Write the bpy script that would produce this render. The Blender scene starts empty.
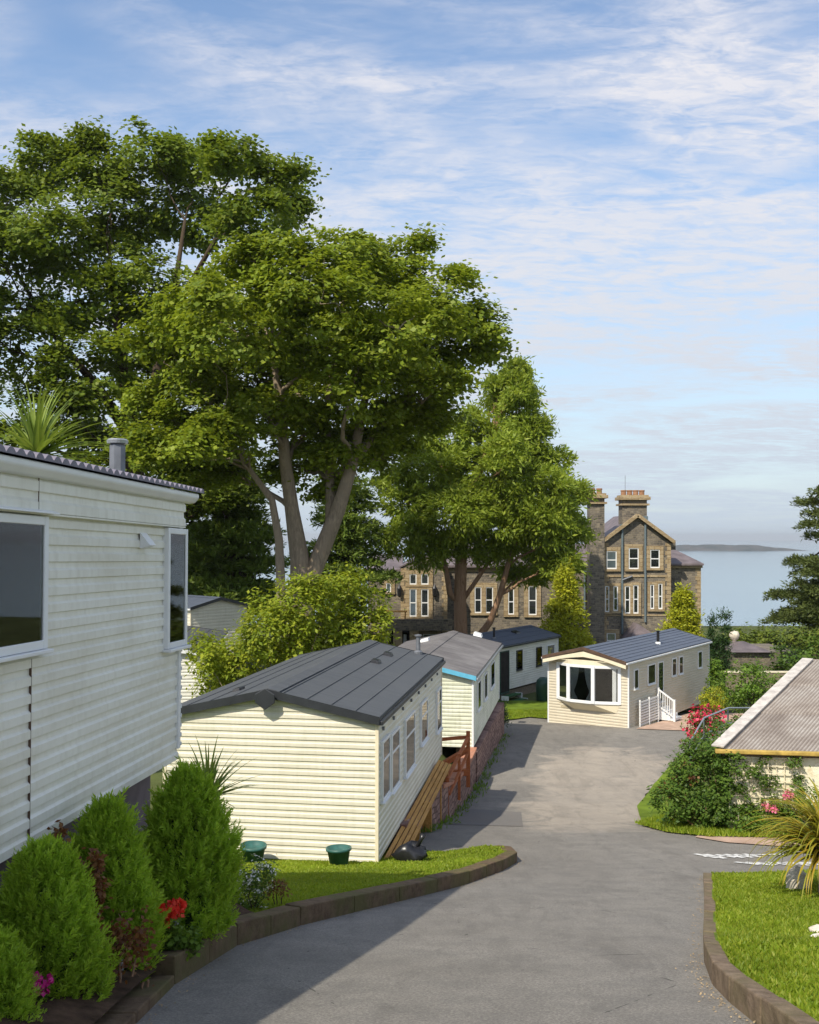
import bpy, bmesh, math, random
import numpy as np
from mathutils import Vector, Matrix
random.seed(7)
R = math.radians
PI = math.pi
S = bpy.context.scene
COL = S.collection
H0 = 537.0                       # picture row of eye level, used to read real heights off measured depths

# ---------------------------------------------------------------- camera
cd = bpy.data.cameras.new('camera'); cam = bpy.data.objects.new('camera', cd); COL.objects.link(cam)
cam.location = (0, 0, 0); cam.rotation_euler = (R(90), 0, 0)
cd.lens = 36 * 1000 / 1024; cd.sensor_width = 36; cd.shift_y = (H0 - 512) / 1024
cd.clip_start = .05; cd.clip_end = 60000
S.camera = cam
S.render.resolution_x = 819; S.render.resolution_y = 1024

# ---------------------------------------------------------------- sun and sky
SUN_AZ = math.atan2(-.83, -.56)          # towards the sun: left and behind the camera
SUN_EL = R(47)
sd = Vector((math.cos(SUN_AZ) * math.cos(SUN_EL), math.sin(SUN_AZ) * math.cos(SUN_EL), math.sin(SUN_EL)))
sl = bpy.data.lights.new('sun', 'SUN'); sl.energy = 4.0; sl.angle = R(.55); sl.color = (1, .92, .77)
so = bpy.data.objects.new('sun', sl); COL.objects.link(so)
so.rotation_euler = sd.to_track_quat('Z', 'Y').to_euler(); so.location = (0, 0, 40)
W = bpy.data.worlds.new('World'); S.world = W; W.use_nodes = True
nt = W.node_tree; nt.nodes.clear()
def wn(t, **k):
    n = nt.nodes.new(t)
    for a, b in k.items(): setattr(n, a, b)
    return n
def wl(a, b): nt.links.new(a, b)
sky = wn('ShaderNodeTexSky'); sky.sky_type = 'NISHITA'; sky.sun_disc = False
sky.sun_elevation = SUN_EL; sky.sun_rotation = math.atan2(sd.x, sd.y)
sky.altitude = 60; sky.air_density = 1.1; sky.dust_density = .6; sky.ozone_density = 2.4
tc = wn('ShaderNodeTexCoord'); sx = wn('ShaderNodeSeparateXYZ'); wl(tc.outputs['Generated'], sx.inputs[0])
def wm(op, a, b=None, clamp=False):
    n = wn('ShaderNodeMath', operation=op, use_clamp=clamp)
    for i, v in enumerate((a, b)):
        if v is None: continue
        if isinstance(v, (int, float)): n.inputs[i].default_value = v
        else: wl(v, n.inputs[i])
    return n.outputs[0]
zc = wm('ADD', wm('MAXIMUM', sx.outputs[2], 0.0), .10)
ux = wm('DIVIDE', sx.outputs[0], zc); uy = wm('DIVIDE', sx.outputs[1], zc)
cb = wn('ShaderNodeCombineXYZ'); wl(ux, cb.inputs[0]); wl(uy, cb.inputs[1])
def cloud(scale, rot, sc3, detail, rough, lo, hi, dist=0.):
    mp = wn('ShaderNodeMapping'); mp.inputs['Rotation'].default_value = (0, 0, rot); mp.inputs['Scale'].default_value = sc3
    wl(cb.outputs[0], mp.inputs[0])
    nz = wn('ShaderNodeTexNoise'); nz.inputs['Scale'].default_value = scale; nz.inputs['Detail'].default_value = detail
    nz.inputs['Roughness'].default_value = rough; nz.inputs['Distortion'].default_value = dist
    wl(mp.outputs[0], nz.inputs['Vector'])
    mr = wn('ShaderNodeMapRange'); mr.inputs[1].default_value = lo; mr.inputs[2].default_value = hi
    wl(nz.outputs[0], mr.inputs[0]); return mr.outputs[0]
c1 = cloud(.75, R(25), (1, 1.5, 1), 3, .5, .33, .50, .5)      # broad veil
c2 = cloud(3.4, R(-12), (1, 1.9, 1), 10, .64, .38, .58, .7)   # mackerel streaks
c3 = cloud(13, R(10), (.9, 2.0, 1), 8, .66, .41, .57, .6)
veil = wm('MULTIPLY', c1, wm('ADD', .20, wm('MULTIPLY', wm('ADD', wm('MULTIPLY', c2, .6), wm('MULTIPLY', c3, .4)), .95)), True)
pt_ = cloud(1.5, R(40), (1, 1.3, 1), 6, .6, .40, .56, 1.0)
hi_ = wm('MULTIPLY', wm('SUBTRACT', sx.outputs[2], .24), 4.2, True)
veil = wm('MULTIPLY', veil, wm('SUBTRACT', 1.0, wm('MULTIPLY', hi_, wm('MULTIPLY', wm('SUBTRACT', 1.0, pt_), 1.0))))
CLOUD = (4.3, 4.3, 4.6, 1)
mx = wn('ShaderNodeMix', data_type='RGBA')
wl(veil, mx.inputs[0]); wl(sky.outputs[0], mx.inputs[6]); mx.inputs[7].default_value = CLOUD
# the pale air low over the sea
hz = wm('POWER', wm('SUBTRACT', 1.0, wm('MULTIPLY', wm('MAXIMUM', sx.outputs[2], 0.0), 2.1), True), 1.8)
mh = wn('ShaderNodeMix', data_type='RGBA'); wl(wm('MULTIPLY', hz, .9), mh.inputs[0]); wl(mx.outputs[2], mh.inputs[6])
mh.inputs[7].default_value = (2.8, 3.38, 4.0, 1)
bg = wn('ShaderNodeBackground'); bg.inputs[1].default_value = .15
wl(mh.outputs[2], bg.inputs[0]); wo = wn('ShaderNodeOutputWorld'); wl(bg.outputs[0], wo.inputs[0])
S.view_settings.view_transform = 'Standard'; S.view_settings.look = 'None'
S.view_settings.exposure = .36; S.view_settings.gamma = 1; S.view_settings.use_curve_mapping = False
S.cycles.max_bounces = 6; S.cycles.transparent_max_bounces = 12; S.cycles.volume_bounces = 0

# ---------------------------------------------------------------- helpers
def X_(px, d): return (px - 409.5) * d / 1000
def Z_(py, d): return -(py - H0) * d / 1000
def P3(px, py, d): return Vector((X_(px, d), d, Z_(py, d)))

class NT:
    def __init__(s, name):
        s.m = bpy.data.materials.new(name); s.m.use_nodes = True; s.t = s.m.node_tree; s.t.nodes.clear()
        s.out = s.n('ShaderNodeOutputMaterial')
    def n(s, t, **k):
        x = s.t.nodes.new(t)
        for a, b in k.items(): setattr(x, a, b)
        return x
    def l(s, a, b): s.t.links.new(a, b)
    def co(s, scale=(1, 1, 1), rot=(0, 0, 0), kind='Object'):
        c = s.n('ShaderNodeTexCoord'); m = s.n('ShaderNodeMapping')
        m.inputs['Scale'].default_value = scale; m.inputs['Rotation'].default_value = rot
        s.l(c.outputs[kind], m.inputs[0]); return m.outputs[0]
    def noise(s, scale, detail=4, rough=.55, vec=None, dist=0.):
        x = s.n('ShaderNodeTexNoise'); x.inputs['Scale'].default_value = scale; x.inputs['Detail'].default_value = detail
        x.inputs['Roughness'].default_value = rough; x.inputs['Distortion'].default_value = dist
        s.l(vec if vec is not None else s.co(), x.inputs['Vector']); return x.outputs[0]
    def ramp(s, f, stops, interp='LINEAR'):
        r = s.n('ShaderNodeValToRGB'); r.color_ramp.interpolation = interp
        e = r.color_ramp.elements
        while len(e) < len(stops): e.new(.5)
        for q, (p, c) in zip(e, stops):
            q.position = p; q.color = (*c, 1) if len(c) == 3 else c
        s.l(f, r.inputs[0]); return r.outputs[0]
    def mix(s, f, a, b, mode='MIX'):
        x = s.n('ShaderNodeMix', data_type='RGBA', blend_type=mode)
        for i, v in ((0, f), (6, a), (7, b)):
            if isinstance(v, (int, float)): x.inputs[i].default_value = v
            elif isinstance(v, tuple): x.inputs[i].default_value = (*v[:3], 1)
            else: s.l(v, x.inputs[i])
        return x.outputs[2]
    def math(s, op, a, b=0., clamp=False):
        x = s.n('ShaderNodeMath', operation=op, use_clamp=clamp)
        for i, v in enumerate((a, b)):
            if isinstance(v, (int, float)): x.inputs[i].default_value = v
            else: s.l(v, x.inputs[i])
        return x.outputs[0]
    def pbr(s, col, rough=.6, spec=.4, bump=None, bs=.3, bd=.02, metal=0., coat=0.):
        p = s.n('ShaderNodeBsdfPrincipled')
        if isinstance(col, tuple): p.inputs['Base Color'].default_value = (*col[:3], 1)
        else: s.l(col, p.inputs['Base Color'])
        if isinstance(rough, (int, float)): p.inputs['Roughness'].default_value = rough
        else: s.l(rough, p.inputs['Roughness'])
        p.inputs['Specular IOR Level'].default_value = spec; p.inputs['Metallic'].default_value = metal
        p.inputs['Coat Weight'].default_value = coat
        if bump is not None:
            b = s.n('ShaderNodeBump'); b.inputs['Strength'].default_value = bs; b.inputs['Distance'].default_value = bd
            s.l(bump, b.inputs['Height']); s.l(b.outputs[0], p.inputs['Normal'])
        s.l(p.outputs[0], s.out.inputs[0]); s.p = p
        return s.m

def m_plain(name, col, rough=.5, var=.12, vs=6., spec=.4, metal=0., bs=.15):
    n = NT(name); f = n.noise(vs, 5)
    lo = tuple(c * (1 - var) for c in col); hi = tuple(min(1, c * (1 + var)) for c in col)
    f2 = n.noise(vs * 9, 3)
    return n.pbr(n.ramp(f, [(.3, lo), (.7, hi)]), rough, spec, f2, bs, .004, metal)

def m_siding(name, col, dirt, amount=.35):
    n = NT(name)
    f = n.noise(1.1, 6, .6, n.co((1, 1, 2.2))); g = n.noise(14, 4, .6, n.co((1, 1, .12)))
    h = n.noise(30, 3, .6, n.co((.15, .15, 1.5)))
    k = n.math('MULTIPLY', n.ramp(f, [(.42, (0, 0, 0)), (.72, (1, 1, 1))]), amount, True)
    c = n.mix(k, col, dirt)
    c = n.mix(n.math('MULTIPLY', n.ramp(g, [(.45, (0, 0, 0)), (.8, (1, 1, 1))]), amount * .7), c, tuple(x * .8 for x in dirt))
    c = n.mix(n.math('MULTIPLY', h, .12), c, tuple(x * 1.1 for x in col))
    return n.pbr(c, .42, .35, n.noise(3, 3), .04, .02)

def m_leaf(name, c0, c1, c2, trans=.35, vs=.5, rough=.5):
    n = NT(name)
    g = n.n('ShaderNodeNewGeometry')
    ri = g.outputs['Random Per Island']
    f = n.noise(vs, 3, .6)
    a = n.ramp(ri, [(0., c0), (.5, c1), (1., c2)])
    b = n.ramp(f, [(.32, tuple(x * .68 for x in c0)), (.68, tuple(min(1, x * 1.35) for x in c1))])
    c = n.mix(.5, a, b)
    p = n.n('ShaderNodeBsdfPrincipled'); n.l(c, p.inputs['Base Color']); p.inputs['Roughness'].default_value = rough
    p.inputs['Specular IOR Level'].default_value = .25
    t = n.n('ShaderNodeBsdfTranslucent'); n.l(n.mix(.5, c, (c1[0] * 1.7, c1[1] * 1.5, c1[2] * .7)), t.inputs[0])
    m = n.n('ShaderNodeMixShader'); m.inputs[0].default_value = trans
    n.l(p.outputs[0], m.inputs[1]); n.l(t.outputs[0], m.inputs[2]); n.l(m.outputs[0], n.out.inputs[0])
    return n.m

def m_bark(name, c0, c1, sc=3.):
    n = NT(name); v = n.co((1, 1, .22)); f = n.noise(sc * 3, 7, .65, v, .5); g = n.noise(sc * .5, 3)
    c = n.mix(n.ramp(g, [(.35, (0, 0, 0)), (.65, (1, 1, 1))]), n.ramp(f, [(.3, c0), (.7, c1)]), tuple((a + b) * .5 for a, b in zip(c1, c0)))
    return n.pbr(c, .9, .15, f, .9, .05)

def m_stone(name, mortar, cols, bw=.42, bh=.2, vx=(1, 1, 1)):
    # coursed rubble on upright walls: x+y runs along the wall, z is the height
    n = NT(name)
    tcx = n.n('ShaderNodeTexCoord'); s_ = n.n('ShaderNodeSeparateXYZ'); n.l(tcx.outputs['Object'], s_.inputs[0])
    w = n.noise(2.5, 3)
    u = n.math('ADD', n.math('ADD', s_.outputs[0], s_.outputs[1]), n.math('MULTIPLY', w, .25))
    v = n.math('ADD', s_.outputs[2], n.math('MULTIPLY', n.noise(1.6, 2), .22))
    cbx = n.n('ShaderNodeCombineXYZ'); n.l(u, cbx.inputs[0]); n.l(v, cbx.inputs[1])
    b = n.n('ShaderNodeTexBrick'); n.l(cbx.outputs[0], b.inputs['Vector'])
    b.inputs['Scale'].default_value = 1; b.inputs['Brick Width'].default_value = bw; b.inputs['Row Height'].default_value = bh
    b.inputs['Mortar Size'].default_value = .016; b.inputs['Mortar Smooth'].default_value = .3; b.inputs['Bias'].default_value = 0
    b.inputs['Color1'].default_value = (0, 0, 0, 1); b.inputs['Color2'].default_value = (1, 1, 1, 1); b.inputs['Mortar'].default_value = (.5, .5, .5, 1)
    b.offset_frequency = 2; b.squash = .7; b.squash_frequency = 3
    c = n.ramp(b.outputs[0], [(i / (len(cols) - 1), q) for i, q in enumerate(cols)])
    c = n.mix(n.math('MULTIPLY', n.ramp(n.noise(9, 5), [(.4, (0, 0, 0)), (.7, (1, 1, 1))]), .5), c, cols[0])
    c = n.mix(n.math('MULTIPLY', n.ramp(n.noise(.45, 4), [(.4, (0, 0, 0)), (.7, (1, 1, 1))]), .4), c, cols[-1])
    c = n.mix(b.outputs[1], c, mortar)
    hgt = n.math('SUBTRACT', n.noise(12, 4), n.math('MULTIPLY', b.outputs[1], 1.2))
    return n.pbr(c, .9, .2, hgt, .8, .04)

M = {}
M['cream'] = m_siding('cream_siding', (.72, .68, .55), (.47, .43, .31), .36)
M['white_siding'] = m_siding('pale_siding', (.74, .72, .64), (.46, .45, .38), .4)
M['old_siding'] = m_siding('weathered_siding', (.82, .81, .73), (.52, .47, .33), .38)
M['mint_siding'] = m_siding('mint_cream_siding', (.70, .71, .58), (.34, .37, .22), .55)
M['sand_siding'] = m_siding('sand_siding', (.63, .57, .45), (.45, .39, .28), .32)
M['upvc'] = m_plain('white_plastic', (.78, .79, .79), .3, .05, 3, .5, bs=.03)
M['cream_trim'] = m_plain('cream_trim', (.76, .68, .50), .4, .08, 3)
M['dark_trim'] = m_plain('dark_grey_trim', (.028, .031, .036), .45, .2, 4)
M['brown_trim'] = m_plain('brown_trim', (.10, .06, .04), .5, .25, 4)
M['blue_trim'] = m_plain('sky_blue_trim', (.12, .42, .60), .45, .12, 5)
M['steel'] = m_plain('galvanised_steel', (.42, .44, .46), .38, .15, 9, .5, .7)
M['flue'] = m_plain('grey_flue', (.17, .18, .20), .45, .2, 8, .5, .3)
M['black'] = m_plain('black_plastic', (.014, .014, .016), .32, .3, 8, .5)
M['green_bin'] = m_plain('dark_green_plastic', (.02, .06, .045), .4, .2, 8)
M['pot'] = m_plain('teal_green_pot', (.035, .115, .10), .45, .3, 8)
M['terra'] = m_plain('terracotta', (.45, .2, .12), .8, .25, 14)
M['curtain'] = m_plain('white_curtain', (.74, .74, .72), .9, .1, 3)
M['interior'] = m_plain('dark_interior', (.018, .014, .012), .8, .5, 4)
M['soil'] = m_plain('brown_soil', (.065, .04, .026), .95, .5, 9, .1, bs=1)
M['gravel'] = m_plain('dusty_gravel', (.21, .17, .125), .95, .35, 22, .1, bs=1)
M['rock'] = m_plain('pale_rock', (.62, .56, .47), .85, .3, 6, .2, bs=.9)
M['patio'] = m_plain('pink_sandy_paving', (.47, .33, .25), .9, .22, 2.2, .2)
M['turf'] = m_plain('turf', (.13, .19, .02), .95, .35, 1.3, .1, bs=.6)
M['field'] = m_plain('rough_ground', (.075, .09, .03), .95, .45, .3, .1)
M['green_mat'] = m_plain('green_astroturf', (.03, .10, .03), .9, .3, 20)
M['whitepaint'] = m_plain('white_road_paint', (.68, .67, .64), .7, .15, 12, bs=.5)
M['slate'] = m_plain('purple_slate', (.145, .118, .122), .6, .3, 1.5)
M['glass'] = None
def mk_glass(name, base=(.02, .024, .028), rough=.03):
    n = NT(name); f = n.noise(1.2, 2)
    m = n.pbr(n.ramp(f, [(.3, base), (.7, tuple(b * 1.8 for b in base))]), rough, .9, n.noise(.9, 2), .02, .05)
    n.p.inputs['IOR'].default_value = 2.0
    return m
GL = NT('clear_glass'); gsh = GL.n('ShaderNodeBsdfGlossy'); gsh.inputs['Roughness'].default_value = .02; tsh = GL.n('ShaderNodeBsdfTransparent'); tsh.inputs[0].default_value = (.8, .84, .84, 1)
fz = GL.n('ShaderNodeFresnel'); fz.inputs[0].default_value = 1.75; mxs = GL.n('ShaderNodeMixShader'); GL.l(fz.outputs[0], mxs.inputs[0]); GL.l(tsh.outputs[0], mxs.inputs[1]); GL.l(gsh.outputs[0], mxs.inputs[2]); GL.l(mxs.outputs[0], GL.out.inputs[0])
M['glass'] = mk_glass('window_glass', (.012, .014, .016), .015)
M['glass_blue'] = mk_glass('sky_lit_glass', (.06, .08, .10))
def m_wood(name, a, b, rough=.7):
    n = NT(name); f = n.noise(7, 6, .6, n.co((3, .25, 3)), .6)
    return n.pbr(n.ramp(f, [(.3, a), (.7, b)]), rough, .25, f, .4, .01)
M['board'] = m_wood('orange_timber', (.36, .17, .04), (.62, .34, .09))
M['rail'] = m_wood('red_stained_timber', (.30, .085, .03), (.46, .15, .05))
M['sleeper'] = None
def m_kerb(name, a, b, moss, mz=.5):
    n = NT(name); f = n.noise(8, 6, .65); g = n.noise(1.6, 5, .6)
    c = n.ramp(f, [(.3, a), (.7, b)])
    c = n.mix(n.math('MULTIPLY', n.ramp(g, [(.42, (0, 0, 0)), (.62, (1, 1, 1))]), mz), c, moss)
    return n.pbr(c, .9, .2, n.noise(22, 6, .7), .8, .02)
M['sleeper'] = m_kerb('mossy_kerb', (.085, .055, .034), (.19, .13, .08), (.105, .105, .035), .7)
M['kerb_r'] = m_kerb('brown_kerb', (.11, .08, .055), (.27, .20, .14), (.15, .135, .06), .5)
M['rubble'] = m_stone('purple_rubble', (.16, .10, .08), [(.17, .095, .08), (.33, .20, .165), (.50, .32, .26), (.30, .18, .15)], .34, .13)
M['house'] = m_stone('manor_rubble', (.26, .22, .16), [(.085, .078, .068), (.17, .15, .125), (.30, .255, .19), (.12, .108, .095), (.23, .195, .155)], .36, .17)
M['ashlar'] = m_stone('golden_ashlar', (.30, .2, .1), [(.29, .22, .13), (.38, .29, .17), (.44, .35, .22), (.33, .25, .15)], .7, .32)
M['redbrick'] = m_stone('pot_clay', (.4, .2, .1), [(.30, .16, .09), (.38, .22, .14)], .4, .3)

def m_limewash():
    n = NT('limewashed_wall')
    f = n.noise(2.2, 6, .65); g = n.noise(7, 5, .6)
    c = n.ramp(f, [(.35, (.72, .66, .46)), (.62, (.80, .76, .60))])
    c = n.mix(n.math('MULTIPLY', n.ramp(g, [(.56, (0, 0, 0)), (.66, (1, 1, 1))]), .45), c, (.55, .42, .22))
    return n.pbr(c, .9, .2, n.noise(16, 5), .6, .02)
M['lime'] = m_limewash()

def m_asphalt():
    n = NT('tarmac')
    v = n.co()
    fine = n.noise(55, 6, .75, v); mid = n.noise(2.6, 5, .6, v); big = n.noise(.22, 4, .6, v, 1.2)
    c = n.ramp(fine, [(.3, (.13, .12, .106)), (.5, (.25, .232, .206)), (.72, (.44, .41, .36))])
    c = n.mix(n.math('MULTIPLY', n.ramp(mid, [(.4, (0, 0, 0)), (.7, (1, 1, 1))]), .35), c, (.10, .098, .096))
    # worn sandy tarmac on the flat part of the lane
    c = n.mix(n.math('MULTIPLY', n.ramp(big, [(.42, (0, 0, 0)), (.62, (1, 1, 1))]), .35), c, (.17, .155, .135))
    sp3 = n.n('ShaderNodeSeparateXYZ'); n.l(v, sp3.inputs[0])
    wx = n.math('SUBTRACT', sp3.outputs[0], n.math('MULTIPLY', n.math('SUBTRACT', sp3.outputs[1], 20.), .21)); wx = n.math('DIVIDE', n.math('SUBTRACT', wx, 3.6), 2.3); wy = n.math('DIVIDE', n.math('SUBTRACT', sp3.outputs[1], 28.6), 8.2)
    rad = n.math('ADD', n.math('POWER', n.math('ABSOLUTE', wx), 2.6), n.math('POWER', n.math('ABSOLUTE', wy), 3.))
    wn_ = n.noise(.55, 5, .65, v, 1.); rad = n.math('ADD', rad, n.math('MULTIPLY', n.math('SUBTRACT', wn_, .5), 3.2))
    blot = n.ramp(n.noise(1.1, 6, .7, v, .8), [(.35, (.55, .55, .55)), (.62, (1, 1, 1))])
    mk = n.math('MULTIPLY', n.ramp(rad, [(.45, (1, 1, 1)), (1., (0, 0, 0))]), blot)
    c = n.mix(n.math('MULTIPLY', mk, .8), c, n.ramp(fine, [(.3, (.34, .29, .235)), (.7, (.54, .47, .385))]))
    c = n.mix(n.math('MULTIPLY', n.ramp(n.noise(.5, 6, .7, n.co((1.6, .35, 1)), .8), [(.5, (0, 0, 0)), (.72, (1, 1, 1))]), .25), c, (.12, .11, .098))
    pv_ = n.n('ShaderNodeTexVoronoi', feature='F1'); pv_.inputs['Scale'].default_value = .17; n.l(n.co((1, .6, 1), (0, 0, .3)), pv_.inputs['Vector'])
    sr_ = n.n('ShaderNodeSeparateColor'); n.l(pv_.outputs['Color'], sr_.inputs[0])
    c = n.mix(n.math('MULTIPLY', sr_.outputs[0], .16), c, (.075, .07, .062))
    dk = n.ramp(n.noise(.8, 7, .75, n.co((2.2, .5, 1), (0, 0, -.15)), 1.5), [(.52, (0, 0, 0)), (.60, (1, 1, 1))])
    c = n.mix(n.math('MULTIPLY', dk, .18), c, (.07, .065, .058))
    sp = n.noise(150, 2, .5, v)
    c = n.mix(n.ramp(sp, [(.66, (0, 0, 0)), (.72, (.6, .6, .6))]), c, (.34, .33, .31))
    vo = n.n('ShaderNodeTexVoronoi', feature='DISTANCE_TO_EDGE'); vo.inputs['Scale'].default_value = .55
    dv = n.n('ShaderNodeMix', data_type='VECTOR'); 
    n.l(n.co(), vo.inputs['Vector'])
    wob = n.noise(5, 3)
    cr = n.math('LESS_THAN', n.math('ADD', vo.outputs[0], n.math('MULTIPLY', wob, .05)), .0215)
    c = n.mix(n.math('MULTIPLY', cr, .65), c, (.04, .04, .035))
    return n.pbr(c, .9, .25, fine, .7, .012)
M['tarmac'] = m_asphalt()
def m_patch(name, a, b, c_):
    n = NT(name); v = n.co(); f = n.noise(38, 6, .75, v); g = n.noise(.9, 5, .65, v, .6)
    c = n.ramp(f, [(.3, a), (.7, b)])
    c = n.mix(n.math('MULTIPLY', n.ramp(g, [(.38, (0, 0, 0)), (.66, (1, 1, 1))]), .75), c, c_)
    return n.pbr(c, .92, .2, f, .7, .012)
M['worn'] = m_patch('worn_sandy_tarmac', (.20, .175, .145), (.36, .32, .265), (.38, .32, .25))
M['newpatch'] = m_patch('patched_tarmac', (.12, .115, .11), (.22, .21, .20), (.19, .17, .15))

def m_roof(name, c0, c1, stain, sa=.4, rough=.6, streak=(.4, 5, 1)):
    n = NT(name); f = n.noise(2.4, 6, .65, n.co(streak)); g = n.noise(40, 3, .6)
    c = n.ramp(f, [(.32, c0), (.68, c1)])
    c = n.mix(n.math('MULTIPLY', n.ramp(n.noise(.7, 5, .6), [(.45, (0, 0, 0)), (.7, (1, 1, 1))]), sa), c, stain)
    return n.pbr(c, rough, .35, g, .4, .005)
M['roof_slate'] = m_roof('charcoal_tile_sheet', (.070, .076, .084), (.095, .102, .110), (.13, .13, .13), .2)
M['roof_old'] = m_roof('weathered_felt_roof', (.085, .075, .075), (.24, .22, .215), (.36, .34, .33), .5, .5, (.45, 7, 1))
M['roof_navy'] = m_roof('dark_blue_tile_sheet', (.062, .075, .105), (.085, .10, .13), (.11, .12, .14), .25)
M['roof_blue'] = m_roof('blue_grey_tile_sheet', (.075, .090, .125), (.10, .12, .16), (.14, .16, .19), .25)
M['pantile'] = m_roof('lilac_grey_pantile', (.16, .15, .19), (.24, .22, .27), (.12, .11, .12), .3)
def m_asb():
    n = NT('lichen_fibre_cement'); f = n.noise(1.1, 6, .65, n.co()); g = n.noise(26, 5, .7)
    c = n.ramp(f, [(.32, (.24, .205, .18)), (.5, (.36, .32, .285)), (.7, (.50, .47, .43))])
    c = n.mix(n.math('MULTIPLY', n.ramp(g, [(.5, (0, 0, 0)), (.68, (1, 1, 1))]), .5), c, (.18, .13, .10))
    av = n.n('ShaderNodeAttribute'); av.attribute_name = 'valley_shade'
    c = n.mix(n.math('MULTIPLY', n.ramp(av.outputs['Fac'], [(.35, (0, 0, 0)), (.9, (1, 1, 1))]), .62), c, (.13, .105, .09))  # shading of the corrugations painted in: their valleys get a darker colour
    return n.pbr(c, .95, .15, g, .5, .01)
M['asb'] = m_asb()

M['sycamore'] = m_leaf('sycamore_leaves', (.11, .17, .014), (.22, .29, .026), (.42, .44, .05), .42, .35)
M['sycamore2'] = m_leaf('dark_sycamore_leaves', (.085, .14, .014), (.16, .225, .024), (.31, .34, .042), .42, .3)
M['cypress'] = m_leaf('cypress_sprays', (.14, .21, .022), (.26, .34, .038), (.45, .49, .07), .42, .35)
M['cedar'] = m_leaf('cedar_needles', (.09, .15, .025), (.16, .23, .04), (.27, .32, .06), .38, .4)
M['pine'] = m_leaf('pine_needles', (.055, .085, .024), (.10, .13, .035), (.18, .20, .05), .3, .5)
M['laurel'] = m_leaf('laurel_leaves', (.14, .22, .018), (.27, .33, .026), (.52, .50, .05), .42, .8)
M['gold'] = m_leaf('golden_conifer_sprays', (.20, .27, .02), (.40, .42, .03), (.60, .55, .05), .35, .9)
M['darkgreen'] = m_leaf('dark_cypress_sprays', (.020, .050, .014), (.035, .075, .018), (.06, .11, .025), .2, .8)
M['shrub'] = m_leaf('shrub_leaves', (.075, .15, .018), (.14, .24, .028), (.25, .33, .05), .4, .9)
M['shrub2'] = m_leaf('mixed_shrub_leaves', (.05, .105, .018), (.10, .18, .026), (.2, .26, .045), .38, 1.3)
M['hedge'] = m_leaf('hedge_leaves', (.08, .13, .018), (.15, .20, .028), (.26, .28, .045), .35, .5)
M['thuja'] = m_leaf('thuja_sprays', (.20, .33, .026), (.33, .50, .045), (.50, .64, .08), .45, 3)
M['redleaf'] = m_leaf('bronze_leaves', (.09, .035, .022), (.20, .085, .035), (.38, .24, .07), .35, 6)
M['blade'] = m_leaf('grass_blades', (.12, .20, .014), (.23, .31, .022), (.44, .42, .07), .42, .8)
M['cordy'] = m_leaf('cordyline_leaves', (.12, .19, .035), (.20, .28, .05), (.36, .40, .09), .35, 2)
M['phorm'] = m_leaf('flax_leaves', (.13, .19, .02), (.34, .32, .04), (.52, .27, .03), .35, 2)
M['red'] = m_leaf('red_petals', (.55, .02, .015), (.75, .05, .03), (.85, .12, .06), .3, 5)
M['rosered'] = m_leaf('rose_red_petals', (.50, .02, .06), (.72, .05, .13), (.82, .14, .22), .3, 5)
M['magenta'] = m_leaf('magenta_petals', (.45, .01, .16), (.62, .03, .26), (.75, .1, .4), .3, 5)
M['pink'] = m_leaf('pink_petals', (.65, .10, .22), (.80, .22, .35), (.85, .4, .45), .3, 5)
M['white'] = m_leaf('white_petals', (.7, .7, .66), (.82, .82, .78), (.88, .88, .85), .3, 5)
M['bark'] = m_bark('grey_brown_bark', (.13, .10, .075), (.38, .30, .21))
M['redbark'] = m_bark('red_brown_bark', (.17, .095, .055), (.48, .30, .19))
M['darkbark'] = m_bark('dark_bark', (.04, .03, .02), (.11, .08, .055))

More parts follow.
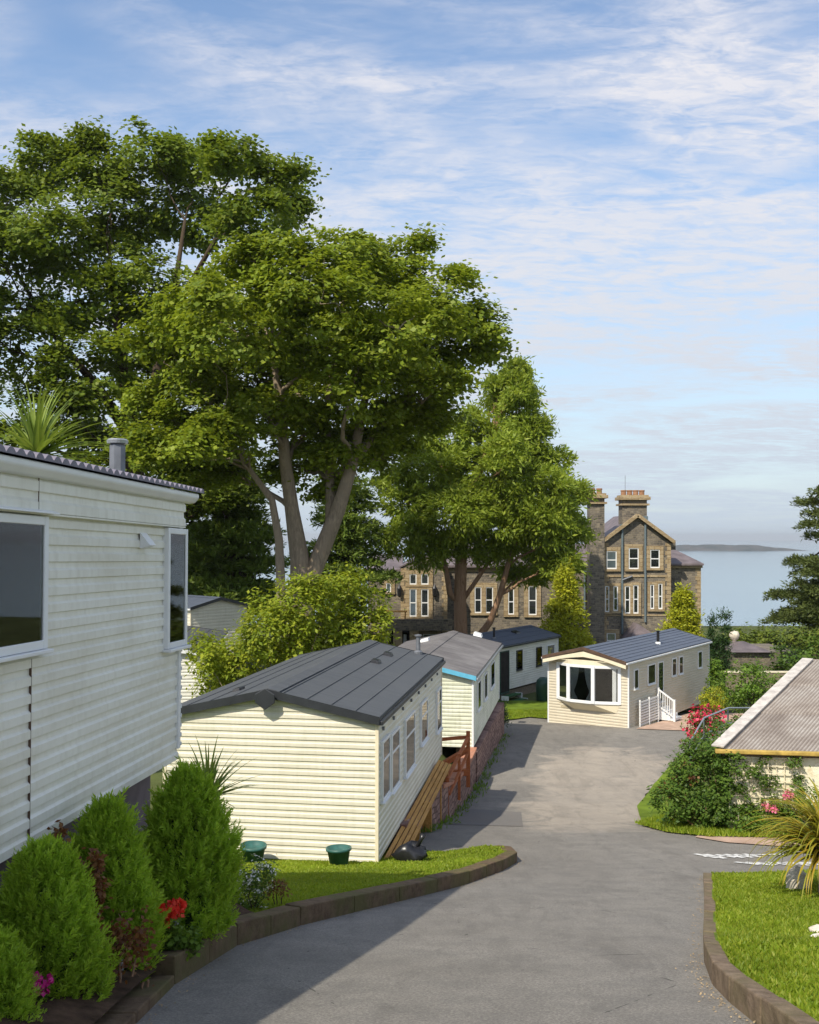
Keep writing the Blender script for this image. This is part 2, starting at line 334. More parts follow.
# ---------------------------------------------------------------- object helpers
def tag(o, label=None, cat=None, group=None, kind=None):
    if label: o['label'] = label
    if cat: o['category'] = cat
    if group: o['group'] = group
    if kind: o['kind'] = kind
    return o
def thing(name, label, cat, loc=(0, 0, 0), rz=0., group=None, rx=0.):
    o = bpy.data.objects.new(name, None); COL.objects.link(o); o.location = loc; o.rotation_euler = (rx, 0, rz)
    o.empty_display_size = .3
    return tag(o, label, cat, group)
def link(name, me, mat, parent=None, smooth=False):
    o = bpy.data.objects.new(name, me); COL.objects.link(o)
    if mat is not None:
        for m in (mat if isinstance(mat, (list, tuple)) else [mat]): me.materials.append(m)
    if smooth: me.polygons.foreach_set('use_smooth', [True] * len(me.polygons))
    if parent is not None: o.parent = parent
    return o
class MB:
    def __init__(s): s.v = []; s.f = []
    def add(s, vs, fs):
        k = len(s.v); s.v += [tuple(v) for v in vs]; s.f += [tuple(i + k for i in f) for f in fs]; return s
    def quad(s, *p): return s.add(p, [tuple(range(len(p)))])
    def box(s, a, b, mtx=None):
        x0, y0, z0 = a; x1, y1, z1 = b
        vs = [Vector(q) for q in ((x0, y0, z0), (x1, y0, z0), (x1, y1, z0), (x0, y1, z0), (x0, y0, z1), (x1, y0, z1), (x1, y1, z1), (x0, y1, z1))]
        if mtx is not None: vs = [mtx @ q for q in vs]
        return s.add(vs, [(0, 3, 2, 1), (4, 5, 6, 7), (0, 1, 5, 4), (1, 2, 6, 5), (2, 3, 7, 6), (3, 0, 4, 7)])
    def slab(s, pts, off):
        # closed slab: polygon pts extruded by vector off
        n = len(pts); a = [Vector(p) for p in pts]; b = [p + Vector(off) for p in a]
        return s.add(a + b, [tuple(range(n)), tuple(range(2 * n - 1, n - 1, -1))] + [(i, (i + 1) % n, (i + 1) % n + n, i + n)[::-1] for i in range(n)])
    def bar(s, p, q, w, h=None, up=(0, 0, 1)):
        p = Vector(p); q = Vector(q); h = h or w; d = (q - p).normalized(); u = Vector(up)
        if abs(d.dot(u)) > .98: u = Vector((1, 0, 0))
        r = d.cross(u).normalized(); u = r.cross(d).normalized()
        o = [(-w / 2, -h / 2), (w / 2, -h / 2), (w / 2, h / 2), (-w / 2, h / 2)]
        vs = [p + r * a + u * b for a, b in o] + [q + r * a + u * b for a, b in o]
        return s.add(vs, [(0, 3, 2, 1), (4, 5, 6, 7), (0, 1, 5, 4), (1, 2, 6, 5), (2, 3, 7, 6), (3, 0, 4, 7)])
    def tube(s, pts, rad, n=8, caps=True):
        pts = [Vector(p) for p in pts]; rings = []
        if isinstance(rad, (int, float)): rad = [rad] * len(pts)
        pr = None
        for i, p in enumerate(pts):
            d = (pts[min(i + 1, len(pts) - 1)] - pts[max(i - 1, 0)])
            d = d.normalized() if d.length > 1e-6 else Vector((0, 0, 1))
            if pr is None: pr = d.orthogonal().normalized()
            r = (pr - d * pr.dot(d)); r = r.normalized() if r.length > 1e-4 else d.orthogonal().normalized(); pr = r
            u = d.cross(r)
            rings.append([p + (r * math.cos(2 * PI * k / n) + u * math.sin(2 * PI * k / n)) * rad[i] for k in range(n)])
        vs = [v for r in rings for v in r]; fs = []
        for i in range(len(pts) - 1):
            for k in range(n): fs.append((i * n + k, i * n + (k + 1) % n, (i + 1) * n + (k + 1) % n, (i + 1) * n + k))
        if caps: fs += [tuple(range(n - 1, -1, -1)), tuple(range((len(pts) - 1) * n, len(pts) * n))]
        return s.add(vs, fs)
    def lathe(s, prof, c=(0, 0, 0), n=20):
        vs = []; fs = []
        for r, z in prof:
            for k in range(n): vs.append((c[0] + r * math.cos(2 * PI * k / n), c[1] + r * math.sin(2 * PI * k / n), c[2] + z))
        for i in range(len(prof) - 1):
            for k in range(n): fs.append((i * n + k, i * n + (k + 1) % n, (i + 1) * n + (k + 1) % n, (i + 1) * n + k))
        return s.add(vs, fs)
    def build(s, name, mat, parent=None, smooth=False, bevel=0.):
        me = bpy.data.meshes.new(name); me.from_pydata(s.v, [], s.f); me.validate(); me.update()
        o = link(name, me, mat, parent, smooth)
        if bevel:
            b = o.modifiers.new('bevel', 'BEVEL'); b.width = bevel; b.segments = 2; b.limit_method = 'ANGLE'
        return o

rg = np.random.default_rng(11)
def quads_mesh(name, V, mat, parent=None, nv=4):
    # V: (N, nv, 3)
    N = len(V); me = bpy.data.meshes.new(name)
    me.vertices.add(N * nv); me.vertices.foreach_set('co', np.ascontiguousarray(V, dtype=np.float32).ravel())
    me.loops.add(N * nv); me.loops.foreach_set('vertex_index', np.arange(N * nv, dtype=np.int32))
    me.polygons.add(N); me.polygons.foreach_set('loop_start', np.arange(0, N * nv, nv, dtype=np.int32))
    me.polygons.foreach_set('loop_total', np.full(N, nv, dtype=np.int32))
    me.update(calc_edges=True)
    return link(name, me, mat, parent)
def nrm(a): return a / (np.linalg.norm(a, axis=1, keepdims=True) + 1e-9)
def leaves(P, N, L, Wd, A=None, fold=.0):
    """diamond leaves: P points, N leaf normals, A long axis (random if None)"""
    n = len(P); N = nrm(N)
    if A is None: A = rg.normal(size=(n, 3))
    A = nrm(A - N * (A * N).sum(1, keepdims=True)); B = np.cross(N, A)
    L = np.broadcast_to(np.asarray(L, float).reshape(-1, 1), (n, 1)); Wd = np.broadcast_to(np.asarray(Wd, float).reshape(-1, 1), (n, 1))
    V = np.empty((n, 4, 3)); V[:, 0] = P; V[:, 1] = P + A * L * .45 + B * Wd * .5; V[:, 2] = P + A * L; V[:, 3] = P + A * L * .45 - B * Wd * .5
    return V

# ---------------------------------------------------------------- lie of the land
PY = [-30, -5, 0, 3, 6, 10, 14, 17, 20, 24, 28, 30, 34, 41, 50, 59, 80, 108, 125, 160, 400]
PH = [-4., .1, 1.5, 2.2, 2.92, 3.93, 4.89, 5.49, 5.96, 6.70, 7.20, 7.36, 7.50, 7.83, 8.50, 8.75, 9.2, 9.6, 14, 62, 74]
def prof(y): return float(np.interp(y, PY, PH))
def Xw(y): return float(np.interp(y, [17.5, 20.3, 22.5, 28, 33, 39, 42.5], [-.3, .05, .75, 1.72, 2.32, 3.25, 3.8]))   # retaining wall line
def zpad(y): return float(np.interp(y, [16, 25, 29, 40, 46], [-5.42, -5.75, -6.5, -6.8, -8.0]))
def ground_z(x, y):
    z = -prof(y)
    if y < 47:
        if y > 19.5:
            k = min(1, max(0, (Xw(y) - .35 - x) / .5)) * min(1, (y - 19.5) / .6) * min(1, max(0, (47 - y) / 2))
            z += k * max(0, (zpad(y) + prof(y)))
    if x < -7:
        z += min(1.6, (-7 - x) * .12) * (1 if y < 90 else max(0, 1 - (y - 90) / 20))
    return z

def drape(name, poly, zf, step, mat, parent=None):
    bm = bmesh.new()
    f = bm.faces.new([bm.verts.new((x, y, 0)) for x, y in poly])
    xs = [p[0] for p in poly]; ys = [p[1] for p in poly]
    for ax, lo, hi in ((0, min(xs), max(xs)), (1, min(ys), max(ys))):
        q = math.floor(lo / step) * step + step
        while q < hi:
            co = (q, 0, 0) if ax == 0 else (0, q, 0); no = (1, 0, 0) if ax == 0 else (0, 1, 0)
            bmesh.ops.bisect_plane(bm, geom=bm.verts[:] + bm.edges[:] + bm.faces[:], plane_co=co, plane_no=no, dist=1e-5); q += step
    bmesh.ops.triangulate(bm, faces=bm.faces[:])
    for v in bm.verts: v.co.z = zf(v.co.x, v.co.y)
    bmesh.ops.recalc_face_normals(bm, faces=bm.faces[:])
    if sum(f.normal.z for f in bm.faces) < 0: bmesh.ops.reverse_faces(bm, faces=bm.faces[:])
    me = bpy.data.meshes.new(name); bm.to_mesh(me); bm.free()
    o = link(name, me, mat, parent, True); return o

# ground sheet
gx = [-260, -180, -120, -80, -60] + list(np.arange(-45, -10, 2.5)) + list(np.arange(-10, 16, .5)) + list(np.arange(16, 45, 2.5)) + [50, 60, 80, 120, 180, 260]
gy = list(np.arange(-28, 0, 4)) + list(np.arange(0, 50, .5)) + list(np.arange(50, 130, 2.)) + [135, 145, 160, 200, 260, 400]
gm = MB(); nx = len(gx)
for y in gy:
    for x in gx: gm.v.append((x, y, ground_z(x, y) - (.07 if y < 47 and -7 < x < 40 else .0)))
for j in range(len(gy) - 1):
    for i in range(nx - 1): gm.f.append((j * nx + i, j * nx + i + 1, (j + 1) * nx + i + 1, (j + 1) * nx + i))
g = gm.build('ground', M['field'], None, True); tag(g, kind='structure')

# the lane
def zroad(x, y): return -prof(y)
road = drape('road', [(-3.2, -4), (3.3, -4), (3.3, 5), (3.5, 8), (5.2, 15), (40, 15), (40, 20.6), (7.6, 20.6), (5.8, 21), (5.6, 24), (6.6, 28), (8.6, 32), (12.5, 38), (16, 47), (-2, 47), (4.6, 44.6), (3.6, 42), (3.25, 39), (2.3, 33), (1.7, 28), (.7, 22.5), (-.2, 20.0), (-1.8, 19), (-1.8, 16.0), (-2, 11), (-3.2, 8)], zroad, .5, M['tarmac'])
tag(road, kind='structure')
p2 = drape('tarmac_patch', [(.9, 22.0), (2.45, 21.6), (2.75, 24.6), (1.45, 25.2)], lambda x, y: zroad(x, y) + .008, .5, M['newpatch']); tag(p2, kind='structure')
# road painting on the side road: an arrow-headed word seen edge-on
def road_mark(x0, y0, strokes, name='road_marking'):
    mb = MB()
    for (a, b, c, d_, w) in strokes:
        p = Vector((x0 + a, y0 + b, 0)); q = Vector((x0 + c, y0 + d_, 0)); dr = (q - p).normalized(); s_ = Vector((-dr.y, dr.x, 0)) * w / 2
        k = 4; 
        for i in range(k):
            A = p.lerp(q, i / k); B = p.lerp(q, (i + 1) / k)
            pts = [A - s_, B - s_, B + s_, A + s_]
            mb.quad(*[(t.x, t.y, zroad(t.x, t.y) + .012) for t in pts])
    o = mb.build(name, M['whitepaint']); tag(o, kind='structure')
# worn white letters, painted so that traffic leaving the side road reads them
def worn_word(x0, y0, n, seed, tail):
    r = random.Random(seed); st = []
    for k in range(n):
        x = k * .17; st.append((x, .26 - .1 * r.random(), x + .2 + .12 * r.random(), -.26 + .14 * r.random(), .075 + .05 * r.random()))
        if k % 2: st.append((x - .1, -.12 + .2 * r.random(), x + .25, -.05 + .2 * r.random(), .09))
    st.append((n * .17 - .1, .12, n * .17 + tail, .2, .1)); road_mark(x0, y0, st)
worn_word(5.02, 17.35, 6, 3, .55); worn_word(5.42, 16.45, 7, 5, .5)
tag(drape('pavement', [(6.0, 18.9), (6.8, 18.45), (8, 18.25), (20, 18.0), (20, 20.4), (5.9, 20.2), (5.6, 19.6)], lambda x, y: zroad(x, y) + .02, .5, M['patio']), kind='structure')
tag(drape('patio', [(9.2, 40.6), (12.1, 39.8), (16.5, 46), (13.6, 47.5)], lambda x, y: zroad(x, y) + .03, .5, M['patio']), kind='structure')
# sea and island
mm = NT('sea'); v = mm.co((1, 1, 1)); nz = mm.noise(.02, 6, .6, mm.co((1, .3, 1)))
mm.pbr(mm.ramp(nz, [(.3, (.11, .19, .25)), (.7, (.13, .22, .28))]), .14, .5, mm.noise(.25, 5, .6), .05, 1.)
SEA = -60.
s_ = MB(); s_.quad((-16000, 140, SEA), (16000, 140, SEA), (16000, 18000, SEA), (-16000, 18000, SEA)); tag(s_.build('sea', mm.m), kind='structure')
isl = MB(); D = 4300.; nxs = 70; nys = 10
for j in range(nys + 1):
    for i in range(nxs + 1):
        t = i / nxs; w = j / nys
        x = 1165 + t * 590; y = D + w * 330 + 40 * math.sin(t * 9)
        hh = 25 * (min(1, t * 9) ** .6) * (1 if t < .55 else max(0, 1 - (t - .55) / .45) ** .8) * (math.sin(PI * min(1, w * 3.4 + .0) / 2)) * (1 if w < .7 else max(0, (1 - w) / .3))
        hh *= 1 + .07 * math.sin(t * 23) + .05 * math.sin(t * 51 + w * 8)
        isl.v.append((x, y, SEA - .6 + hh))
for j in range(nys):
    for i in range(nxs): isl.f.append((j * (nxs + 1) + i, j * (nxs + 1) + i + 1, (j + 1) * (nxs + 1) + i + 1, (j + 1) * (nxs + 1) + i))
ni = NT('island_rock'); ni.pbr(ni.ramp(ni.noise(.02, 6, .7, ni.co((1, 1, 3))), [(.38, (.018, .030, .028)), (.62, (.085, .075, .07))]), .95, .1)
tag(isl.build('island', ni.m, None, True), kind='structure')

# ---------------------------------------------------------------- lawns, beds and kerbs
KL = [(-1.50, 3.2), (-1.60, 5), (-1.64, 6), (-1.69, 7.2), (-1.55, 9), (-1.12, 10.3), (-.12, 12.3), (.86, 14.3), (1.45, 15.6), (1.80, 16.7), (1.78, 17.4), (1.55, 17.6)]
KR = [(4.42, 15.05), (3.83, 13), (3.24, 11), (2.76, 9.4), (2.40, 8.15), (2.18, 7.2), (2.11, 6.6), (2.07, 5.9), (2.02, 4.8), (1.97, 3.2), (1.93, 1.5)]
def kerbx(y): return float(np.interp(y, [p[1] for p in KL], [p[0] for p in KL]))
def zlawnL(x, y):
    e = min(1, max(0, (y - 13.5) / 3)); l = .15 * (1 - e) + .035 * e
    dx = kerbx(min(y, 17)) - x
    if dx < .5: l = .15
    elif dx < 1.2: l = .15 + (l - .15) * (dx - .5) / .7
    return -prof(y) + l + .015 * math.sin(x * 2.1) * math.sin(y * 1.7)
def zbed(x, y):
    dx = max(0, kerbx(y) - x)
    return -prof(y) + .12 + min(.35, dx * .22) + .02 * math.sin(x * 9) * math.sin(y * 7)
lawnpoly = [(x - .12, y) for x, y in KL if y > 9.9]
lawnL = drape('lawn', [(-1.45, 9.9)] + lawnpoly + [(-.1, 17.95), (-.4, 18.2), (-8, 18.2), (-8, 10.6), (-2.2, 10.5)], lambda x, y: zlawnL(x, y) - .006, .2, M['turf']); tag(lawnL, kind='structure')
bed = drape('flower_bed', [(-1.6, 3.2), (-1.7, 5), (-1.74, 6), (-1.79, 7.2), (-1.66, 9), (-1.42, 9.88), (-2.2, 10.5), (-4, 10.6), (-4, 3.2)], zbed, .2, M['soil']); tag(bed, kind='structure')
def zlawnR(x, y):
    return -prof(min(15.2, y)) + float(np.interp(y, [4, 8.1, 8.7, 9.6, 16], [.18, .16, .11, .055, .04])) + max(0, min(.3, (x - 4.9) * .03)) + .012 * math.sin(x * 3) * math.sin(y * 2.3)
lawnR = drape('lawn', [(x + .1, y) for x, y in KR] + [(9, 1.5), (9, 15.05)], lambda x, y: zlawnR(x, y) - .006, .15, M['turf']); tag(lawnR, kind='structure')
lawnR2 = drape('lawn', [(9, 1.5), (22, 1.5), (22, 15.05), (9, 15.05)], lambda x, y: zlawnR(x, y) - .006, .8, M['turf']); tag(lawnR2, kind='structure')
lawnB = drape('lawn', [(3.9, 43.2), (5.4, 44.9), (8.0, 42.4), (9.3, 44), (9.3, 52), (4, 52), (3.9, 47)], lambda x, y: -prof(y) + .05, .8, M['turf']); tag(lawnB, kind='structure')
lawnI = drape('verge', [(5.05, 21.6), (5.25, 20.4), (5.8, 19.7), (7.5, 19.4), (20, 19.5), (20, 22), (7.5, 27), (9.0, 31), (12, 35.5), (14, 41), (13.2, 40.2), (9.2, 34.2), (7.2, 29.5), (5.8, 25.5)], lambda x, y: -prof(y) + .035, .5, M['turf']); tag(lawnI, kind='structure')

def kerb(name, pts, zt, zb, w, mat, side):
    """a run of kerb blocks with real joints; zt/zb give top and bottom heights"""
    mb = MB(); L = [Vector((x, y, 0)) for x, y in pts]
    for i in range(len(L) - 1):
        a, b = L[i], L[i + 1]; n = max(1, round((b - a).length / .9))
        for k in range(n):
            j = random.uniform(-.008, .008)
            p = a.lerp(b, k / n) ; q = a.lerp(b, (k + 1) / n)
            d = (q - p).normalized(); p = p + d * .004; q = q - d * .004
            s2 = Vector((-d.y, d.x, 0)) * side * w
            v = []
            for t, (u) in ((p, 0), (q, 0)):
                for o_, zz in ((Vector((0, 0, 0)), zb), (s2, zb), (s2, zt), (Vector((0, 0, 0)), zt)):
                    c = t + o_; v.append((c.x, c.y, zz(t.x, t.y) + j * (zz is zt)))
            mb.add(v, [(0, 1, 2, 3), (7, 6, 5, 4), (0, 4, 5, 1), (1, 5, 6, 2), (2, 6, 7, 3), (3, 7, 4, 0)])
    o = mb.build(name, mat, None, False, .012); tag(o, kind='structure'); return o
kerb('kerb', KL[3:], lambda x, y: -prof(y) + np.interp(y, [7, 9, 13, 18], [.21, .20, .185, .17]), lambda x, y: -prof(y) - .3, .2, M['sleeper'], 1)
kerb('kerb', KL[:4], lambda x, y: -prof(y) + .07, lambda x, y: -prof(y) - .3, .2, M['sleeper'], 1)
kerb('kerb', KR, lambda x, y: -prof(y) + np.interp(y, [4, 8.1, 8.7, 9.6, 16], [.19, .17, .12, .06, .045]), lambda x, y: -prof(y) - .3, .13, M['kerb_r'], 1)

def blades(name, label, inside, zf, n, xr, yr, hmin, hmax, mat, dens=None):
    x = rg.uniform(*xr, n); y = rg.uniform(*yr, n)
    k = np.array([inside(a, b) for a, b in zip(x, y)]); x = x[k]; y = y[k]; n = len(x)
    z = np.array([zf(a, b) for a, b in zip(x, y)]) - .004
    P = np.stack([x, y, z], 1); a = rg.uniform(0, 2 * PI, n); h = rg.uniform(hmin, hmax, n)
    pt = .75 + .5 * np.sin(x * 2.2 + np.sin(y * 1.3) * 2) * np.sin(y * 2.6 + 1.) ; h = h * (.8 + .25 * pt)
    lean = rg.normal(0, .45, (n, 2)); w = rg.uniform(.006, .012, n) * (1 + y * .05)
    V = np.empty((n, 3, 3)); dx = np.cos(a) * w; dy = np.sin(a) * w
    V[:, 0] = P - np.stack([dx, dy, 0 * dx], 1) / 1; V[:, 1] = P + np.stack([dx, dy, 0 * dx], 1)
    V[:, 2] = P + np.stack([lean[:, 0] * h, lean[:, 1] * h, h], 1)
    o = quads_mesh(name, V, mat, None, 3); tag(o, label, 'grass', kind='stuff'); return o
def inpoly(poly):
    def f(x, y):
        c = False; j = len(poly) - 1
        for i in range(len(poly)):
            xi, yi = poly[i]; xj, yj = poly[j]
            if (yi > y) != (yj > y) and x < (xj - xi) * (y - yi) / (yj - yi) + xi: c = not c
            j = i
        return c
    return f
LP = [(-1.4, 10)] + [(x - .15, y) for x, y in KL if y > 9.9] + [(-.1, 17.9), (-.4, 18.1), (-5, 18), (-5, 10.6), (-2.1, 10.5)]
RP = [(x + .13, y) for x, y in KR] + [(10, 1.5), (10, 15)]
blades('grass', 'short mown bright green grass in front of the cream caravan', inpoly(LP), zlawnL, 110000, (-4.6, 1.9), (9.9, 18), .018, .042, M['blade'])
blades('grass', 'bright green grass behind the brown kerb at the lower right', inpoly(RP), zlawnR, 170000, (2.0, 8.0), (4.5, 15.05), .018, .045, M['blade'])
blades('grass', 'small patch of lawn before the white caravan with a dark door', inpoly([(3.9, 43.2), (5.4, 44.9), (8.0, 42.4), (9.3, 44), (9.3, 48), (4, 48)]), lambda x, y: -prof(y) + .05, 12000, (3.9, 9.3), (42.4, 48), .04, .08, M['blade'])
blades('grass', 'strip of rough grass at the foot of the climbing shrubs', inpoly([(4.95, 22), (5.2, 20.3), (5.8, 19.6), (7.5, 19.4), (9.5, 19.5), (9.5, 20.8), (7, 21), (6, 23.5)]), lambda x, y: -prof(y) + .035, 14000, (4.9, 9.5), (19.4, 23.5), .05, .12, M['blade'])

# ---------------------------------------------------------------- static caravans
def siding(mb, p, q, nrm_, z0, z1, rows, top=None, t=.018, k=1.):
    """lapped boards on the wall p->q (2D); top(z) -> (fraction0, fraction1) trims boards under a gable"""
    p = Vector((*p, 0)); q = Vector((*q, 0)); n = Vector((*nrm_, 0)).normalized(); dz = (z1 - z0) / rows
    for i in range(rows):
        a = z0 + i * dz; b = a + dz
        fa = top(a) if top else (0, 1); fb = top(b) if top else (0, 1)
        if fa is None: break
        if fb is None: fb = ((fa[0] + fa[1]) / 2,) * 2
        P0, P1 = p.lerp(q, fa[0]), p.lerp(q, fa[1]); Q0, Q1 = p.lerp(q, fb[0]), p.lerp(q, fb[1])
        za, zb = Vector((0, 0, a)), Vector((0, 0, b))
        def at(f, o): return [A_.lerp(B_, f) + Vector((0, 0, a + dz * f)) + n * o for A_, B_ in ((P0, Q0), (P1, Q1))]
        pr = [at(0, 0), at(.05, t), at(.52, t), at(.66, t * .12), at(1, 0)]
        vs = [v for q_ in pr for v in q_]
        mb.add(vs, [(2 * m_, 2 * m_ + 1, 2 * m_ + 3, 2 * m_ + 2) for m_ in range(4)])
    return mb

class Caravan:
    def __init__(s, name, label, O, U, W_, L, EH, RH, eave, mats, group, board=.115, drop=0., pitch=0., fasc='dark_trim', t=.017):
        s.U = Vector(U).normalized(); s.Rt = Vector((s.U.y, -s.U.x)); s.O = Vector(O); s.W = W_; s.L = L; s.EH = EH; s.RH = RH; s.zf = eave - EH
        s.t = thing(name, label, 'caravan', (O[0], O[1], s.zf), math.atan2(-s.U.x, s.U.y), group, rx=pitch)
        s.m = mats
        zb = -drop; rows = max(4, round((EH - zb) / board)); dz = (EH - zb) / rows
        mb = MB()
        siding(mb, (0, 0), (0, L), (1, 0), zb, EH, rows, None, t); siding(mb, (-W_, L), (-W_, 0), (-1, 0), zb, EH, rows)
        grows = rows + int(RH / dz) + 1
        def top(z):
            if z <= EH: return (0, 1)
            f = (z - EH) / RH
            return None if f >= 1 else (f * .5, 1 - f * .5)
        siding(mb, (-W_, 0), (0, 0), (0, -1), zb, zb + grows * dz, grows, top, t); siding(mb, (0, L), (-W_, L), (0, 1), zb, zb + grows * dz, grows, top)
        mb.build('wall', M[mats['wall']], s.t)
        for cx, cy in ((0, 0), (-W_, 0), (0, L), (-W_, L)):
            a = .03; MB().box((cx - a, cy - a, zb), (cx + a, cy + a, EH)).build('corner_trim', M[mats.get('trim', 'upvc')], s.t, False, .008)
        fl = MB().box((-W_ + .06, .06, .02 if drop == 0 else zb + .02), (-.06, L - .06, .14 if drop == 0 else zb + .1)); fl.build('chassis', M['interior'], s.t)
        if drop == 0:
            ch = MB()
            for yy in np.arange(.8, L, 1.9):
                for xx in (-.5, -W_ + .5): MB().box((xx - .1, yy - .1, -.6), (xx + .1, yy + .1, .02)).build('support', M['gravel'], s.t)
        s.fasc = fasc
    def roof(s, ov=.10, oe=.16, th=.05, seams=4, front=0., mat=None):
        EH, RH, Wd, L = s.EH, s.RH, s.W, s.L; sl = RH / (Wd / 2)
        mb = MB()
        for sg in (0, 1):
            xe = ov if sg == 0 else -Wd - ov
            ze = EH - sl * ov + .03; zr = EH + RH + .03; xr = -Wd / 2
            pts = [(xe, -oe - front, ze), (xe, L + oe, ze), (xr, L + oe, zr), (xr, -oe - front, zr)]
            if sg: pts = pts[::-1]
            mb.slab(pts, (0, 0, th))
            for k in range(1, seams + 1):
                f = k / (seams + .6); x = xe + (xr - xe) * f; z = ze + (zr - ze) * f + th
                mb.bar((x, -oe - front, z + .004), (x, L + oe, z + .004), .035, .02)
        mb.build('roof', M[mat or s.m['roof']], s.t)
        rc = MB(); zr = EH + RH + .03 + th; xr = -Wd / 2
        for sg in (1, -1):
            rc.slab([(xr, -oe - front - .01, zr + .012), (xr, L + oe + .01, zr + .012), (xr + sg * .2, L + oe + .01, zr + .012 - .2 * sl), (xr + sg * .2, -oe - front - .01, zr + .012 - .2 * sl)], (0, 0, .014))
        rc.build('ridge_cap', M[s.m.get('ridge', s.fasc)], s.t)
        for yy, sg in ((-oe - front, -1), (L + oe, 1)):
            f = MB()
            for side in (0, 1):
                xe = ov + .02 if side == 0 else -Wd - ov - .02
                ze = EH - sl * (ov + .02) - .04; z2 = EH + RH - .04
                p = [(xe, yy, ze), (-Wd / 2, yy, z2), (-Wd / 2, yy, z2 + .135), (xe, yy, ze + .135)]
                f.slab(p, (0, sg * .03, 0))
            f.build('bargeboard', M[s.m.get('barge', s.fasc) if sg < 0 else 'dark_trim'], s.t)
        for xe in (ov, -Wd - ov):
            sg = 1 if xe > 0 else -1
            gz = EH - sl * ov
            MB().box((min(xe, xe + sg * .07), -oe - front, gz - .05), (max(xe, xe + sg * .07), L + oe, gz + .02)).build('gutter', M[s.m.get('gutter', s.fasc)], s.t, False, .01)
    def tpx(s, px, off=0.):
        k = (px - 409.5) / 1000; o = s.O + s.Rt * off
        return (o.x - k * o.y) / (k * s.U.y - s.U.x)
    def depth(s, t, off=0.): return (s.O + s.Rt * off + s.U * t).y
    def spx(s, px):           # along the near gable, from the near right corner leftwards
        k = (px - 409.5) / 1000; return -(s.O.x - k * s.O.y) / (k * -s.Rt.y + s.Rt.x) * 1.
    def window(s, px0, px1, py0, py1, bar=None, hood=False, glass='glass', frame='upvc', name='window', fw=.05, wide=1.):
        t0, t1 = s.tpx(px0), s.tpx(px1); tm = (t0 + t1) / 2; hw = (t1 - t0) / 2 * wide; t0, t1 = tm - hw, tm + hw
        d = s.depth(tm); z1 = Z_(py0, d) - s.zf; z0 = Z_(py1, d) - s.zf
        return s.win_local(t0, t1, z0, z1, bar, hood, glass, frame, name, fw)
    def win_local(s, t0, t1, z0, z1, bar=None, hood=False, glass='glass', frame='upvc', name='window', fw=.05):
        f = MB(); x0, x1 = .002, .06
        f.box((x0, t0, z0), (x1, t0 + fw, z1)); f.box((x0, t1 - fw, z0), (x1, t1, z1))
        f.box((x0, t0 + fw, z0), (x1, t1 - fw, z0 + fw)); f.box((x0, t0 + fw, z1 - fw), (x1, t1 - fw, z1))
        f.box((x0, t0 - .02, z0 - .03), (x1 + .035, t1 + .02, z0 - .002))
        if bar is not None: zz = z0 + (z1 - z0) * bar; f.box((x0, t0 + fw, zz - .02), (x1 - .004, t1 - fw, zz + .02))
        if hood: f.slab([(x0, t0 - .06, z1 + .05), (x0, t1 + .06, z1 + .05), (.11, t1 + .06, z1 + .015), (.11, t0 - .06, z1 + .015)], (0, 0, .012))
        w = f.build(name, M[frame], s.t, False, .006)
        if glass == 'glass' and name == 'window':
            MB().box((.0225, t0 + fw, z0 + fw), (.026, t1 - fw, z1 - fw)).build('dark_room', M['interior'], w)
            cwid = (t1 - t0 - 2 * fw) * random.uniform(.22, .36)
            for e0, sg in ((t0 + fw + .001, 1), (t1 - fw - .001, -1)):
                cm_ = MB(); n_ = 16
                for q_ in range(n_ + 1):
                    f_ = q_ / n_; yy = e0 + sg * cwid * f_; xx = .034 + .0045 * math.sin(f_ * 19)
                    cm_.v += [(xx, yy, z0 + fw), (xx, yy, z1 - fw)]
                for q_ in range(n_): cm_.f.append((2 * q_, 2 * q_ + 2, 2 * q_ + 3, 2 * q_ + 1))
                cm_.build('curtain', M['curtain'], w, True)
            MB().box((.044, t0 + fw, z0 + fw), (.048, t1 - fw, z1 - fw)).build('pane', GL.m, w)
        else: MB().box((.034, t0 + fw, z0 + fw), (.044, t1 - fw, z1 - fw)).build('pane', M[glass], w)
        return w
    def roofz(s, x): return s.EH + s.RH * (1 - abs(x + s.W / 2) / (s.W / 2)) + .08
    def flue(s, px, off, h=.45, r=.055, mat='flue', base='flue', cap=True):
        t = s.tpx(px, off); z = s.roofz(off)
        mb = MB(); mb.lathe([(r * 2, -.05), (r * 2, .05), (r * 1.2, .09)], (off, t, z), 12)
        mb.build('flue_base', M[base], s.t)
        mb = MB(); mb.lathe([(r, 0), (r, h), (r * .95, h)], (off, t, z), 12)
        if cap: mb.lathe([(r * .9, h), (r * 1.7, h + .02), (r * 1.7, h + .05), (0.001, h + .07)], (off, t, z), 12)
        mb.build('flue', M[mat], s.t, False)
    def vent(s, px, off, a=.3, b=.22, mat='black', hh=.07):
        t = s.tpx(px, off); z = s.roofz(off); mb = MB()
        sl = s.RH / (s.W / 2) * (1 if off < -s.W / 2 else -1)
        v = [(off - b / 2, t - a / 2), (off + b / 2, t - a / 2), (off + b / 2, t + a / 2), (off - b / 2, t + a / 2)]
        lo = [(x, y, z + (x - off) * sl - .03) for x, y in v]; hi = [(off + (x - off) * .8, t + (y - t) * .85, z + (x - off) * sl + hh) for x, y in v]
        mb.add(lo + hi, [(4, 5, 6, 7), (0, 1, 5, 4), (1, 2, 6, 5), (2, 3, 7, 6), (3, 0, 4, 7)])
        mb.build('roof_vent', M[mat], s.t, False, .01)

GRP = 'static caravans on the hillside park'
